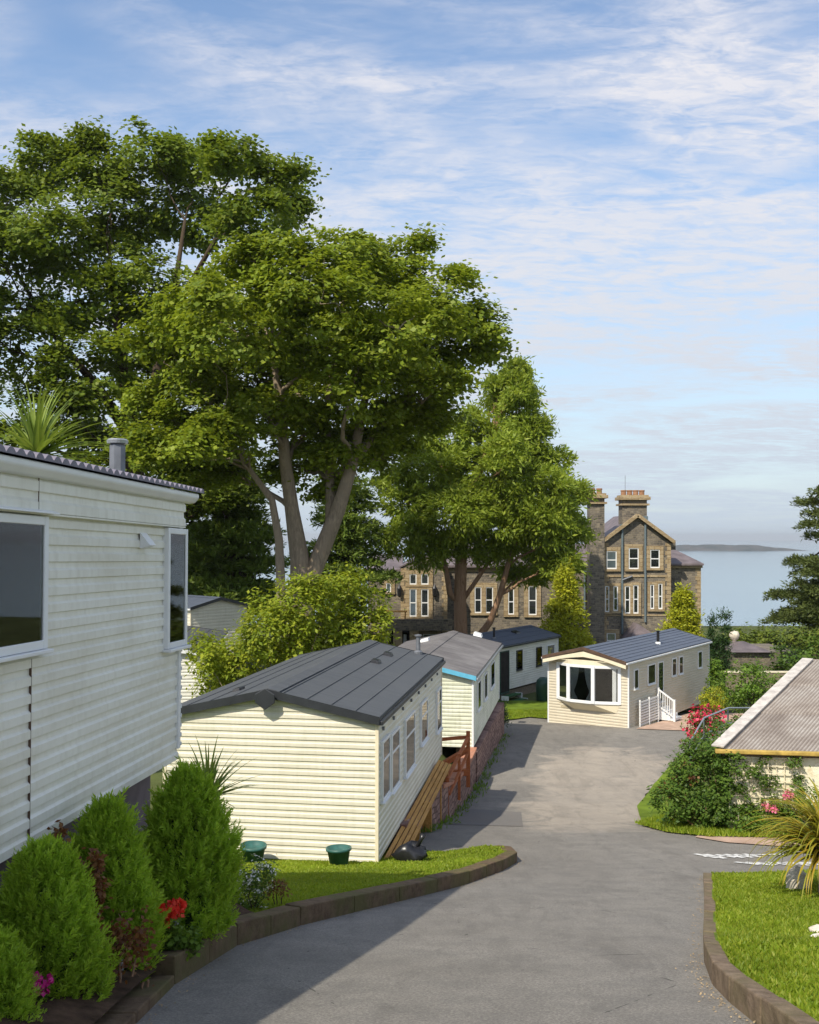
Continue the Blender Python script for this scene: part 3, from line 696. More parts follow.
# --- the cream one with the charcoal roof
c2 = Caravan('static_caravan', 'cream static caravan with plain end wall and charcoal roof, green pots beside it', (-.533, 16.4), (1.31, 8.6), 3.66, 8.75, 2.34, .40, -3.02, dict(wall='cream', roof='roof_slate', trim='cream_trim', ridge='roof_slate'), GRP, .119, pitch=-.011)
c2.roof(seams=4, ov=.04, oe=.10)
for a in ((379.6, 387.2, 737, 797), (389, 397, 729, 787), (403, 412.5, 713, 769), (419, 425.5, 698, 739), (435, 439.5, 685, 727)): c2.window(*a, bar=.66, hood=False)
c2.flue(418, -.55, .42); c2.vent(376, -1.05, .34, .2); c2.vent(388, -1.05, .34, .2); c2.vent(238, -2.75, .34, .16, 'black', .05)
cr = MB(); xr = -1.85; cr.slab([(xr - .17, -.215, 2.76), (xr, -.215, 2.86), (xr + .17, -.215, 2.76), (xr + .17, -.215, 2.62), (xr, -.215, 2.50), (xr - .17, -.215, 2.62)], (0, .022, 0)); cr.build('gable_crest', M['dark_trim'], c2.t, False, .02)
for k in range(8): MB().box((.02, .35 + k * 1.05, 2.12), (.055, .41 + k * 1.05, 2.18)).build('wall_vent', M['flue'], c2.t)
# --- blue trimmed one
c3 = Caravan('static_caravan', 'algae stained cream static caravan with sky blue gable trim above stone wall', (1.90, 30), (1.68, 9.6), 3.6, 9.2, 2.1, .42, -4.22, dict(wall='mint_siding', roof='roof_old', trim='upvc', barge='blue_trim', ridge='roof_old', gutter='steel'), GRP, .12)
c3.roof(seams=0)
for a in ((476.5, 479.6, 680, 709), (483.2, 486, 673, 699), (489.6, 493.4, 662, 687)): c3.window(*a)
c3.vent(478, -.9, .5, .35, 'upvc', .1); c3.vent(425, -2.6, .5, .35, 'upvc', .1)
# --- white one with the dark door
c4 = Caravan('static_caravan', 'off white static caravan with dark green door and slate blue roof before the manor', (3.0, 49.6), (4, 6), 3.7, 10.1, 2.32, .45, -5.75, dict(wall='white_siding', roof='roof_navy', trim='upvc', gutter='dark_trim', ridge='roof_navy'), GRP, .12)
c4.roof(seams=3)
for a in ((516, 521.8, 650, 670), (535.8, 541.2, 647, 666)): c4.window(*a, frame='dark_trim')
c4.window(546.3, 554, 644.5, 660, glass='glass_blue')
d4 = c4.window(499.5, 508.5, 651, 693, frame='green_bin', name='door', glass='interior')
c4.flue(494, -.9, .55, .06, 'black'); c4.vent(516, -1.2, .6, .4, 'black')
# --- bay fronted one
c5 = Caravan('static_caravan', 'sand coloured static caravan with three pane bay window and blue grey tiled roof', (8.98, 41), (5.65, 8), 3.66, 9.9, 2.25, .46, -5.14, dict(wall='sand_siding', roof='roof_blue', trim='upvc', barge='brown_trim', gutter='upvc', ridge='roof_blue'), GRP, .12, drop=.62)
c5.roof(seams=7, front=.26, ov=.06)
for a in ((633.5, 637.3, 669, 689), (647.5, 654, 664, 684), (671.5, 675.2, 658, 676), (678.5, 682, 656, 674), (697.5, 701, 651, 668)): c5.window(*a, wide=1.15)
c5.window(657.8, 662, 661.5, 702, name='door', wide=1.3)
c5.flue(658, -.75, .55, .065, 'black', 'upvc'); 
# cream gable soffit board and bay window
sb = MB(); Wd = 3.66
for side in (0, 1):
    xe = .06 if side == 0 else -Wd - .06
    sb.slab([(xe, -.42, 2.25 - .23), (-Wd / 2 + (.9 if side == 0 else -.9), -.42, 2.25 + .03), (-Wd / 2, -.42, 2.25 + .14), (-Wd / 2, -.42, 2.25 + .36), (xe, -.42, 2.25 - .06)], (0, .03, 0))
sb.build('gable_fascia', M['cream_trim'], c5.t)
MB().box((-Wd, -.40, 2.22), (.0, -.01, 2.245)).build('soffit', M['cream_trim'], c5.t)
bay = [(-3.18, 0), (-2.5, -.42), (-1.38, -.42), (-.38, 0)]
zb0, zb1 = .52, 2.0
fr = MB()
for i in range(3):
    a = Vector((*bay[i], 0)); b = Vector((*bay[i + 1], 0))
    for z in (zb0, zb1): fr.bar(a + Vector((0, 0, z)), b + Vector((0, 0, z)), .09, .12)
for x, y in bay: fr.box((x - .075, y - .06, zb0 - .045), (x + .075, y + .055, zb1 + .045))
bw = fr.build('bay_window', M['upvc'], c5.t, False, .008)
for i in range(3):
    a = Vector((*bay[i], 0)); b = Vector((*bay[i + 1], 0)); dd = (b - a).normalized(); n_ = Vector((dd.y, -dd.x, 0))
    a2 = a + dd * .05; b2 = b - dd * .05
    gl = MB().slab([a2 + Vector((0, 0, zb0 + .04)), b2 + Vector((0, 0, zb0 + .04)), b2 + Vector((0, 0, zb1 - .04)), a2 + Vector((0, 0, zb1 - .04))], n_ * .008)
    gl.build('pane', None, bw)
for o in bw.children: o.data.materials.clear(); o.data.materials.append(GL.m)
MB().slab([(x, y + .001, zb0 - .05) for x, y in bay], (0, 0, -.05)).build('bay_sill', M['cream_trim'], c5.t)
MB().slab([(x, y - .04, zb1 + .05) for x, y in bay], (0, 0, .19)).build('bay_head', M['cream_trim'], c5.t)
us = MB(); b0 = [Vector((x, y, zb0 - .10)) for x, y in bay]; b1 = [Vector((x * .9 - .18, -.022, zb0 - .42)) for x, y in bay]
us.add(b0 + b1, [(0, 1, 5, 4), (1, 2, 6, 5), (2, 3, 7, 6), (0, 4, 7, 3)]); us.build('bay_apron', M['cream_trim'], c5.t)
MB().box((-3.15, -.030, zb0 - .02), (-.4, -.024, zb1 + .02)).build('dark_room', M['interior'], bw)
def curtain(x0, x1, y0, y1, tie):
    mb = MB(); n = 26; m = 14; vs = []
    for j in range(m + 1):
        f = j / m; z = zb0 + .06 + (zb1 - zb0 - .1) * (1 - f)
        # gathered to one side at the tie-back
        pin = 1 - .62 * math.exp(-((f - .72) / .22) ** 2) if tie else 1
        if tie and f < .72: pin = 1 - .62 * (f / .72) ** 2.2
        for i in range(n + 1):
            u = i / n; x = x0 + (x1 - x0) * u * pin; y = y0 + (y1 - y0) * u * pin + .016 * math.sin(u * 34)
            vs.append((x, y, z))
    fs = [(j * (n + 1) + i, j * (n + 1) + i + 1, (j + 1) * (n + 1) + i + 1, (j + 1) * (n + 1) + i) for j in range(m) for i in range(n)]
    mb.add(vs, fs); return mb.build('curtain', M['curtain'], c5.t, True)
curtain(-2.42, -2.07, -.34, -.34, True); curtain(-1.46, -1.81, -.34, -.34, True)
curtain(-3.02, -2.78, -.06, -.18, False); curtain(-.50, -.66, -.06, -.13, False)
# --- far small one
c6 = Caravan('static_caravan', 'small far cream static caravan with slate blue roof half hidden by laurel', (X_(246, 48), 48), (-1.2, 1.0), 3.2, 7, 2.3, .36, Z_(605, 48), dict(wall='cream', roof='roof_blue', trim='cream_trim', gutter='upvc', ridge='roof_blue', barge='dark_trim'), GRP, .14)
c6.t.rotation_euler.z = R(48); c6.roof(seams=3)
# --- pale clad one seen between the near caravan and the laurel
c7 = Caravan('static_caravan', 'low pale clad caravan corner with handrail below the laurel bush', (X_(206, 36), 36), (-.1, 1), 3.7, 8, 2.2, .3, Z_(655, 36), dict(wall='white_siding', roof='roof_slate', trim='upvc', gutter='upvc', ridge='roof_slate', barge='upvc'), GRP, .12)
c7.roof(seams=2)

# --- the big weathered one at the left
Un = Vector((.108, .994)).normalized(); P0 = Vector((-2.235, 9.6)) - Un * 9.2
c1 = Caravan('static_caravan', 'large weathered white ribbed static caravan filling the left edge, with grey flue', (P0.x, P0.y), (Un.x, Un.y), 3.6, 9.2, 2.38, .34, .56, dict(wall='old_siding', roof='pantile', trim='upvc'), GRP, .119, pitch=-.022, t=.02, drop=.11)
for ch in list(c1.t.children):
    if ch.name.startswith('corner_trim'): bpy.data.objects.remove(ch)
for cx, cy in ((0, 9.2), (-3.6, 9.2), (0, 0), (-3.6, 0)):
    tb = MB()
    tb.box((cx - .012, cy - .05, 0), (cx + .034, cy + .012, 2.2))
    for k in range(24): tb.box((cx - .012, cy + .012, .02 + k * .09), (cx + .04, cy + .028, .055 + k * .09))
    tb.build('corner_trim', M['upvc'], c1.t)
# deep upper band of three flat boards, white fascia gutter, wavy pantile edge
bn = MB(); siding(bn, (.04, 0), (.04, 9.24), (1, 0), 2.12, 2.40, 2, None, .02); bn.box((-.0, 9.2, 2.12), (.04, 9.24, 2.40)); bn.box((0, 0, 2.11), (.06, 9.24, 2.122)); bn.build('upper_band', M['old_siding'], c1.t)
fa = MB(); fa.slab([(.03, -.1, 2.350), (.10, -.1, 2.360), (.14, -.1, 2.405), (.14, -.1, 2.450), (.03, -.1, 2.450)], (0, 9.5, 0)); fa.build('fascia', M['upvc'], c1.t, False, .01)
pt = MB(); n = 560; xs_ = [.165, -.3, -.9, -1.8]
for i in range(n + 1):
    y = -.12 + i / n * 9.6; w = abs(math.sin(y * PI / .125)) ** .7 * .045
    for x in xs_: pt.v.append((x, y, 2.465 + w - x * .16 + .02))
    pt.v.append((.165, y, 2.458))
k5 = 5
for i in range(n):
    for j in range(3): pt.f.append((i * k5 + j, (i + 1) * k5 + j, (i + 1) * k5 + j + 1, i * k5 + j + 1))
    pt.f.append((i * k5 + 4, (i + 1) * k5 + 4, (i + 1) * k5, i * k5))
pt.slab([(-1.8, -.12, 2.790), (-3.75, -.12, 2.460), (-3.75, 9.48, 2.460), (-1.8, 9.48, 2.790)], (0, 0, .03))
pt.box((-3.6, 0, 2.360), (.02, 9.2, 2.445))
pt.build('roof', M['pantile'], c1.t)
def t1px(px): return c1.tpx(px)
c1.win_local(t1px(161), t1px(181.5) - .02, .98, 2.10, None, False, fw=.055)
c1.win_local(t1px(38) - 1.25, t1px(38), 1.20, 2.10, None, True, fw=.06)
c1.win_local(t1px(40) - 3.6, t1px(40) - 2.360, 1.20, 2.10, None, True, fw=.06)
tj = t1px(27); MB().box((.055, tj - .002, 2.14), (.0615, tj + .002, 2.37)).build('panel_joint', M['brown_trim'], c1.t); MB().box((.004, tj - .002, -.1), (.0215, tj + .002, 1.14)).build('panel_joint', M['brown_trim'], c1.t)
tv = t1px(139); cw = MB(); cw.slab([(.02, tv - .07, 2.04), (.11, tv - .07, 1.93), (.02, tv - .07, 1.90)], (0, .15, 0)); cw.build('vent_cowl', M['upvc'], c1.t)
fl = MB(); fy = t1px(118) + 1.62; fx = -.70
fl.lathe([(.12, 2.36), (.12, 2.48), (.082, 2.52), (.082, 2.93), (.07, 2.95)], (fx, fy, 0), 8); fl.build('flue', M['flue'], c1.t)
fl = MB(); fl.lathe([(.05, 2.95), (.10, 2.955), (.105, 2.985), (.09, 3.0), (.001, 3.005)], (fx, fy, 0), 20); fl.build('flue_cap', M['steel'], c1.t)
sk = MB(); sk.box((-.3, 0, -1.7), (-.22, 9.1, .02)); sk.box((-3.5, 9.02, -2.2), (-.32, 9.1, .02)); sk.build('underskirt', m_plain('purple_grey_board', (.15, .12, .13), .8, .2), c1.t)

# ---------------------------------------------------------------- timber, walls, steps round the caravans
bd = thing('timber_skirting', 'four long orange timber boards running along under the cream caravan', 'boards', (-.533, 16.35, -5.36), math.atan2(-1.31, 8.6))
for k in range(4):
    x0 = .05 + k * .082
    mb = MB(); z = -.02 - k * .028
    a = Vector((x0, -.28, z - .06)); b = Vector((x0 + .06, 7.6, z + .04)); mb.bar(a, b, .072, .045, (0.35, 0, 1)); mb.build('plank', M['board'], bd, False, .006)
for yy in (.9, 2.6, 4.3, 6.0, 7.3):
    MB().box((.04, yy, -1.1), (.34, yy + .08, -.09 - .02)).build('post', M['board'], bd)

def strip_wall(name, label, pts, mat, th, top, bot, coping=None):
    o = thing(name, label, 'wall', (pts[0][0], pts[0][1], bot(*pts[0]))); mb = MB(); cp = MB()
    base = Vector((pts[0][0], pts[0][1], bot(*pts[0])))
    for (x0, y0), (x1, y1) in zip(pts, pts[1:]):
        p = Vector((x0, y0, 0)); q = Vector((x1, y1, 0)); n = max(1, int((q - p).length / .6))
        for k in range(n):
            a = p.lerp(q, k / n); b = p.lerp(q, (k + 1) / n); d = (q - p).normalized(); s2 = Vector((-d.y, d.x, 0)) * th
            ta, tb_ = top(a.x, a.y), top(b.x, b.y); v = []
            for c, t_ in ((a, ta), (b, tb_)):
                z0 = bot(c.x, c.y) - .3
                v += [c + Vector((0, 0, z0)), c + s2 + Vector((0, 0, z0)), c + s2 + Vector((0, 0, t_)), c + Vector((0, 0, t_))]
            mb.add([w - base for w in v], [(0, 1, 2, 3), (7, 6, 5, 4), (0, 4, 5, 1), (1, 5, 6, 2), (2, 6, 7, 3), (3, 7, 4, 0)])
            if coping: 
                u = d * 0 
                v = [a - s2 * .12 + Vector((0, 0, ta + .002)), a + s2 * 1.12 + Vector((0, 0, ta + .002)), b + s2 * 1.12 + Vector((0, 0, tb_ + .002)), b - s2 * .12 + Vector((0, 0, tb_ + .002))]
                cp.slab([w - base for w in v], (0, 0, .06 + random.uniform(0, .03)))
    mb.build('masonry', mat, o)
    if coping: cp.build('coping', M[coping], o)
    return o
bot = lambda x, y: -prof(y)
strip_wall('retaining_wall', 'low purple stone retaining wall near the timber boards of the cream caravan', [(-.05, 18.6), (.12, 20.0), (.75, 22.5)], M['rubble'], .28, lambda x, y: float(np.interp(y, [18.6, 20, 22.5], [-5.35, -5.45, -5.58])), bot)
strip_wall('retaining_wall', 'purple stone retaining wall with lumpy coping stones by the orange rail', [(.75, 22.52), (1.25, 25.2), (1.72, 28), (1.98, 29.9)], M['rubble'], .3, lambda x, y: float(np.interp(y, [22.5, 25, 30], [-5.66, -6.1, -6.38])), bot, 'terra')
strip_wall('retaining_wall', 'long dark red stone wall beneath the blue trimmed caravan', [(2.03, 30.0), (2.85, 34.6), (3.72, 39.3)], M['rubble'], .3, lambda x, y: float(np.interp(y, [30, 39.3], [-6.46, -6.5])), bot)

rl = thing('timber_handrail', 'red stained timber rail and gate frame between the two cream caravans', 'railing', (.78, 25.6, -6.22))
r0 = Vector((0, 0, 0))
for p, q, w in (((-.1, .2, 0), (-.1, .2, 1.1), .09), ((.75, .5, -.3), (.75, .5, 1.15), .10), ((-1.2, -.1, .95), (.75, .5, 1.0), .08), ((-.15, .1, .25), (.75, .5, .68), .12),
                ((-1.2, .0, .1), (.75, .45, .1), .16), ((.75, .5, 1.0), (.1, -2.2, .55), .07), ((.75, .5, .6), (.15, -2.2, .2), .06), ((.1, -2.2, -.3), (.1, -2.2, .6), .08), ((.45, -.8, -.3), (.45, -.8, .85), .07)):
    MB().bar(p, q, w, w).build('rail' if abs(p[2] - q[2]) < .6 else 'post', M['rail'], rl)

bag = MB(); nn = 14
for j in range(9):
    for i in range(nn):
        th = PI * j / 8; ph = 2 * PI * i / nn; r = 1 + .22 * math.sin(ph * 3 + j) + .12 * math.sin(ph * 7 - j * 2)
        bag.v.append((.26 * r * math.sin(th) * math.cos(ph), .19 * r * math.sin(th) * math.sin(ph), .17 + .19 * math.cos(th) * (1 + .25 * math.sin(ph * 2))))
for j in range(8):
    for i in range(nn): bag.f.append((j * nn + i, j * nn + (i + 1) % nn, (j + 1) * nn + (i + 1) % nn, (j + 1) * nn + i))
bag.tube([(.1, 0, .3), (.17, 0, .42), (.2, .02, .5)], [.04, .03, .06], 8)
b_ = bag.build('rubbish_bag', M['black'], None, True); b_.location = P3(411, 868, 16.6) + Vector((0, 0, -.02)); b_.location.z = -5.44; tag(b_, 'shiny black rubbish bag slumped against the timber boards', 'bag')

def pot(px, d, label, r=.2, h=.3, mat='pot', tilt=0.):
    z = zlawnL(X_(px, d), d); t = thing('plant_pot', label, 'plant pot', (X_(px, d), d, z - .01)); t.rotation_euler = (tilt, tilt * .6, 0)
    MB().lathe([(.001, 0), (r * .72, 0), (r * .95, h * .86), (r * 1.06, h * .86), (r * 1.06, h), (r * .96, h), (r * .9, h * .8), (.001, h * .75)], (0, 0, 0), 22).build('bowl', M[mat], t, True)
    return t
pot(253, 16.25, 'round teal green plastic pot nearest the flowering shrub', .205, .30, tilt=.05)
pot(339, 15.95, 'tapered teal green pot beside the corner of the cream caravan', .195, .29, tilt=-.04)
pot(233, 13.5, 'small terracotta pot behind the white flowered shrub', .12, .24, 'terra')

# steps at the dark door: white sides, green mats
ds = c4.depth(c4.tpx(504)); t0 = c4.tpx(501)
st = thing('door_steps', 'white steps with green matting under the dark caravan door', 'steps', c4.t.matrix_basis @ Vector((0, 0, 0)), c4.t.rotation_euler.z)
for k in range(3):
    z = -.22 - k * .26
    MB().box((.1 + k * .32, t0 - .1, z - .06), (.5 + k * .32, t0 + 1.35, z)).build('tread', M['green_mat'], st)
    MB().box((.1 + k * .32, t0 - .16, z - .24), (.52 + k * .32, t0 - .105, z + .01)).build('side_panel', M['upvc'], st); MB().box((.1 + k * .32, t0 + 1.355, z - .24), (.52 + k * .32, t0 + 1.41, z + .01)).build('side_panel', M['upvc'], st)
tank = MB().lathe([(.3, 0), (.38, .05), (.4, .9), (.36, 1.1), (.2, 1.25), (.001, 1.28)], (0, 0, 0), 18)
tk = tank.build('water_butt', M['green_bin'], None, True); tk.location = (X_(543.5, 52), 52, -prof(52)); tag(tk, 'dark green domed water butt in the gap between two caravans', 'water butt')
# low block wall under caravan 4
uw = MB().box((-.35, 2.4, -1.1), (-.15, 8.5, -.12)); uw.build('underskirt', M['gravel'], c4.t)

# white steps and rails at caravan 5
td = c5.tpx(658); wr = thing('entrance_steps', 'white plastic steps and picket railing climbing to the sand coloured caravan door', 'steps', (8.98, 41, c5.zf), c5.t.rotation_euler.z)
zg = -.55
for k in range(4):
    MB().box((.04 + k * .19, td - .15, zg), (.04 + (k + 1) * .19 - .003, td + .75, -.06 - k * .13)).build('step', M['upvc'], wr, False, .01)
for yy in (td - .21,):
    rr = MB()
    for x, zt in ((.1, .80), (.82, .34)): rr.box((x - .045, yy - .045, zg), (x + .045, yy + .045, zt + .05))
    rr.bar((.1, yy, .78), (.82, yy, .32), .05, .06); rr.bar((.1, yy, .06), (.82, yy, -.38), .04, .05)
    for k in range(1, 7): x = .1 + k * .103; rr.box((x - .013, yy - .02, .06 - k * .063), (x + .013, yy + .02, .78 - k * .0657))
    rr.build('railing', M['upvc'], wr)
fe = thing('picket_screen', 'white slatted plastic screen along the side of the sand coloured caravan', 'fence', (8.98, 41, c5.zf), c5.t.rotation_euler.z)
tA = c5.tpx(635.5); 
for yy in (tA, (tA + td - .5) / 2, td - .5): MB().box((.16, yy, zg - .1), (.22, yy + .06, .62)).build('post', M['upvc'], fe)
sc = MB()
for k in range(9): sc.box((.175, tA, -.45 + k * .115), (.205, td - .45, -.38 + k * .115))
sc.build('slats', M['upvc'], fe)

# ---------------------------------------------------------------- the stone manor
Dm = 80.
hs = thing('manor_house', 'large Victorian stone manor with golden quoins, tall chimneys and slate roofs', 'house', (0, Dm, 0))
def hx(px, d=Dm): return X_(px, d)
def hz_(py, d=Dm): return Z_(py, d)
GZ = -10.2
def hwall(px0, px1, pyt, y0, y1, apex=None, name='wall', d=None):
    d = d or Dm + y0; x0, x1, zt = hx(px0, d), hx(px1, d), hz_(pyt, d); mb = MB()
    pts = [(x0, y0, GZ), (x1, y0, GZ), (x1, y0, zt)] + ([((x0 + x1) / 2 if apex[0] is None else hx(apex[0], d), y0, hz_(apex[1], d))] if apex else []) + [(x0, y0, zt)]
    mb.slab(pts, (0, y1 - y0, 0)); mb.build(name, M['house'], hs); return x0, x1, zt
hwall(603.5, 670.5, 543, 0, 9, (637, 517)); hwall(668, 700.5, 566, 2.0, 12); hwall(447, 606, 568, 3.0, 12); hwall(401, 447, 568, 0, 11, (424, 556)); hwall(368, 401, 572, 2.5, 11)
# quoins
def quoin(px, y, zt, zb=GZ, side=1, w=.42):
    q = MB(); z = zb; k = 0; x = hx(px, Dm + y)
    while z < zt - .05:
        ww = w if k % 2 else w * .65; z1 = min(z + .34, zt)
        q.box((x - (ww if side < 0 else .03), y - .035, z + .01), (x + (.03 if side < 0 else ww), y + (.4 if k % 2 else .6), z1)); z += .35; k += 1
    q.build('quoins', M['ashlar'], hs)
quoin(603.5, 0, hz_(543)); quoin(670.5, 0, hz_(543), side=-1); quoin(700.5, 2.0, hz_(567), side=-1); quoin(401, 0, hz_(568)); quoin(447, 0, hz_(568), side=-1)
# string course and lintel bands
sc = MB(); sc.box((hx(604), -.06, hz_(577)), (hx(670), -.002, hz_(575))); sc.box((hx(604), -.05, hz_(616)), (hx(670), -.002, hz_(614.5))); sc.box((hx(447.2, 83), 2.94, hz_(572, 83)), (hx(603.2, 82), 2.998, hz_(567.5, 83))); sc.box((hx(671, 82), 1.80, hz_(568, 82)), (hx(702, 82), 1.995, hz_(563.6, 82)))
sc.build('string_course', M['ashlar'], hs)
SC = [0]
def sash(px0, px1, py0, py1, y, cross=.5, mull=False, tall=False, m=.3):
    SC[0] += 1; y -= .006 * (SC[0] % 4); m += .006 * (SC[0] % 3)
    dd_ = Dm + y; x0, x1, z1, z0 = hx(px0, dd_), hx(px1, dd_), hz_(py0, dd_), hz_(py1, dd_); f = MB(); r = m
    f.box((x0 - r, y - .10, z0), (x0 - .002, y + .05, z1)); f.box((x1 + .002, y - .10, z0), (x1 + r, y + .05, z1)); f.box((x0 - r, y - .10, z1 + .002), (x1 + r, y + .05, z1 + r)); f.box((x0 - r, y - .16, z0 - .18), (x1 + r, y + .05, z0 - .002))
    w = f.build('window', M['ashlar'], hs)
    g = MB(); e = .075
    g.box((x0, y - .06, z0), (x0 + e, y - .001, z1)); g.box((x1 - e, y - .06, z0), (x1, y - .001, z1)); g.box((x0 + e, y - .06, z0), (x1 - e, y - .001, z0 + e * 1.3)); g.box((x0 + e, y - .06, z1 - e), (x1 - e, y - .001, z1))
    if cross: zc_ = z0 + (z1 - z0) * cross; g.box((x0 + e, y - .06, zc_ - .04), (x1 - e, y - .002, zc_ + .04))
    if mull: xm = (x0 + x1) / 2; g.box((xm - .05, y - .065, z0 + .1), (xm + .05, y - .003, z1 - .08))
    g.build('sash', M['upvc'], w); MB().box((x0 + .04, y - .03, z0 + .04), (x1 - .04, y - .012, z1 - .04)).build('pane', M['glass_blue'] if random.random() < .35 else M['glass'], w)
for a in ((606.3, 616.5, 551, 569), (628.5, 638.5, 548, 569), (650, 659.5, 549.5, 568)): sash(*a, 0)
for a in ((604.8, 609.2, 586, 612), (613.2, 617.8, 586, 611), (624.6, 630, 586, 613.5), (633, 638.3, 585, 613.5), (650, 653.9, 584.5, 609), (658, 662.2, 583.5, 609)): sash(*a, 0, m=.2)
sash(606.5, 615.5, 633, 648, 0)
for a in ((474.5, 481.5, 587, 613), (485.5, 493, 587, 613), (508, 514, 589, 614.5), (528.3, 536.5, 586, 615), (560, 568, 586, 615)): sash(*a, 3.0, m=.35)
for a in ((409.5, 416.5, 574, 584.5), (421, 428.5, 574, 584.5)): sash(*a, 0, None, m=.33)
for a in ((409.5, 416.5, 589, 616.5), (421, 428.5, 589, 616.5)): sash(*a, 0, .5, m=.33)
sash(386, 391, 583, 592, 2.5, None); sash(423, 437, 634, 645, 0, None)
# roofs
def hroof(name, pts, th=.18, mat='slate'): MB().slab(pts, (0, 0, th)).build(name, M[mat], hs)
xl, xr_, xa = hx(602), hx(672.5), hx(637); ze = hz_(543.5) ; za = hz_(516.5)
hroof('roof', [(xr_, -.25, ze), (xr_, 9.2, ze), (xa, 9.2, za), (xa, -.25, za)]); hroof('roof', [(xa, -.25, za), (xa, 9.2, za), (xl, 9.2, ze), (xl, -.25, ze)])
cop = MB()
for a, b in (((xl - .1, ze), (xa, za)), ((xa, za), (xr_ + .1, ze))): cop.bar((a[0], -.2, a[1] + .10), (b[0], -.2, b[1] + .10), .4, .26)
cop.build('coping', M['ashlar'], hs)
# right wing hip
x0, x1 = hx(669.5, 82), hx(702.5, 82); z0 = hz_(563.5, 82); z1 = hz_(549, 84); rd = (x1 - x0) * .9
r_ = MB(); ym = 7.0
r_.add([(x0, 1.6, z0), (x1, 1.6, z0), (x1, 12.4, z0), (x0, 12.4, z0), (x0, ym, z1 + .5), (x0 + .6, ym, z1 + .5), (x1, 1.6, z0 - .15), (x0, 1.6, z0 - .15), (x1, 12.4, z0 - .15)], [(0, 1, 5, 4), (1, 2, 5), (2, 3, 4, 5), (0, 7, 6, 1), (1, 6, 8, 2)]); r_.build('roof', M['slate'], hs)
# left wing roofs
zl = hz_(567, 80); 
def ridge_roof(px0, px1, y0, y1, pye, pyr):
    dq = Dm + y0; a, b = hx(px0, dq), hx(px1, dq); z0 = hz_(pye, dq); z1 = hz_(pyr, Dm + (y0 + y1) / 2); ym = (y0 + y1) / 2
    hroof('roof', [(a, y0, z0), (b, y0, z0), (b, ym, z1), (a, ym, z1)]); hroof('roof', [(a, ym, z1), (b, ym, z1), (b, y1, z0), (a, y1, z0)])
    wl_ = MB().slab([(a + .2, y0 + .3, z0), (a + .2, ym, z1), (a + .2, y1 - .3, z0)], (b - a - .4, 0, 0)); wl_.build('wall', M['house'], hs)
ridge_roof(430, 606, 2.6, 12.4, 567.5, 546); ridge_roof(366, 402.5, 2.1, 11.4, 571.5, 556)
xl2, xr2, xa2 = hx(399.5), hx(448.5), hx(424); ze2 = hz_(568); za2 = hz_(556)
hroof('roof', [(xr2, -.1, ze2), (xr2, 8, ze2), (xa2, 8, za2), (xa2, -.1, za2)], .12); hroof('roof', [(xa2, -.1, za2), (xa2, 8, za2), (xl2, 8, ze2), (xl2, -.1, ze2)], .12)
# chimneys with pots
def chimney(px0, px1, pyt, y0, y1, zb, npots):
    x0, x1, zt = hx(px0), hx(px1), hz_(pyt)
    c = MB().box((x0, y0, zb), (x1, y1, zt)).build('chimney', M['house'], hs)
    k = MB(); k.box((x0 - .18, y0 - .18, zt - .45), (x1 + .18, y1 + .18, zt - .3)); k.box((x0 - .25, y0 - .25, zt), (x1 + .25, y1 + .25, zt + .25)); k.box((x0 - .12, y0 - .12, zt + .25), (x1 + .12, y1 + .12, zt + .4)); k.build('chimney_cap', M['ashlar'], c)
    for i in range(npots):
        xx = x0 + (x1 - x0) * (i + .5) / npots; pm = MB(); pm.lathe([(.22, zt + .38), (.22, zt + .6), (.2, zt + .66), (.24, zt + .7), (.24, zt + .82), (.17, zt + .82), (.001, zt + .6)], (xx, (y0 + y1) / 2, 0), 12); pm.build('chimney_pot', M['redbrick'], c)
chimney(624.5, 649.3, 499.5, .8, 2.3, hz_(530), 4); chimney(589, 603.3, 498.5, -.5, .9, GZ, 2)
MB().tube([(hx(630), 1.8, hz_(500)), (hx(630), 1.8, hz_(474))], .025, 6).build('aerial', M['steel'], hs)
# drainpipes
for px, pa, pb, y in ((622, 528, 634, -.12), (645, 520, 622, -.12), (591, 573, 640, 2.85)):
    mb = MB(); mb.tube([(hx(px), y, hz_(pa)), (hx(px), y, hz_(pb))], .085, 8); mb.box((hx(px) - .18, y - .16, hz_(pa)), (hx(px) + .18, y + .1, hz_(pa) + .3)); mb.build('drainpipe', m_plain('blue_grey_iron', (.13, .17, .19), .5), hs)
MB().tube([(hx(622), -.15, hz_(580)), (hx(632), -.15, hz_(576))], .08, 8).build('waste_pipe', M['flue'], hs)
# porch
px_ = MB(); a, b = hx(621), hx(656); px_.add([(a, -3, hz_(637)), (b, -3, hz_(638)), (b, 0, hz_(637)), (a, 0, hz_(637)), (a + 1.0, -1.2, hz_(623)), (b - 1.4, -1.2, hz_(625)), (a + 1.0, -.01, hz_(622)), (b - 1.4, -.01, hz_(624))], [(0, 1, 5, 4), (1, 2, 7, 5), (3, 0, 4, 6), (4, 5, 7, 6), (0, 3, 2, 1)]); px_.build('porch_roof', M['slate'], hs)
MB().box((hx(623), -2.7, GZ), (hx(654), 0 - .01, hz_(637))).build('porch_wall', M['ashlar'], hs)
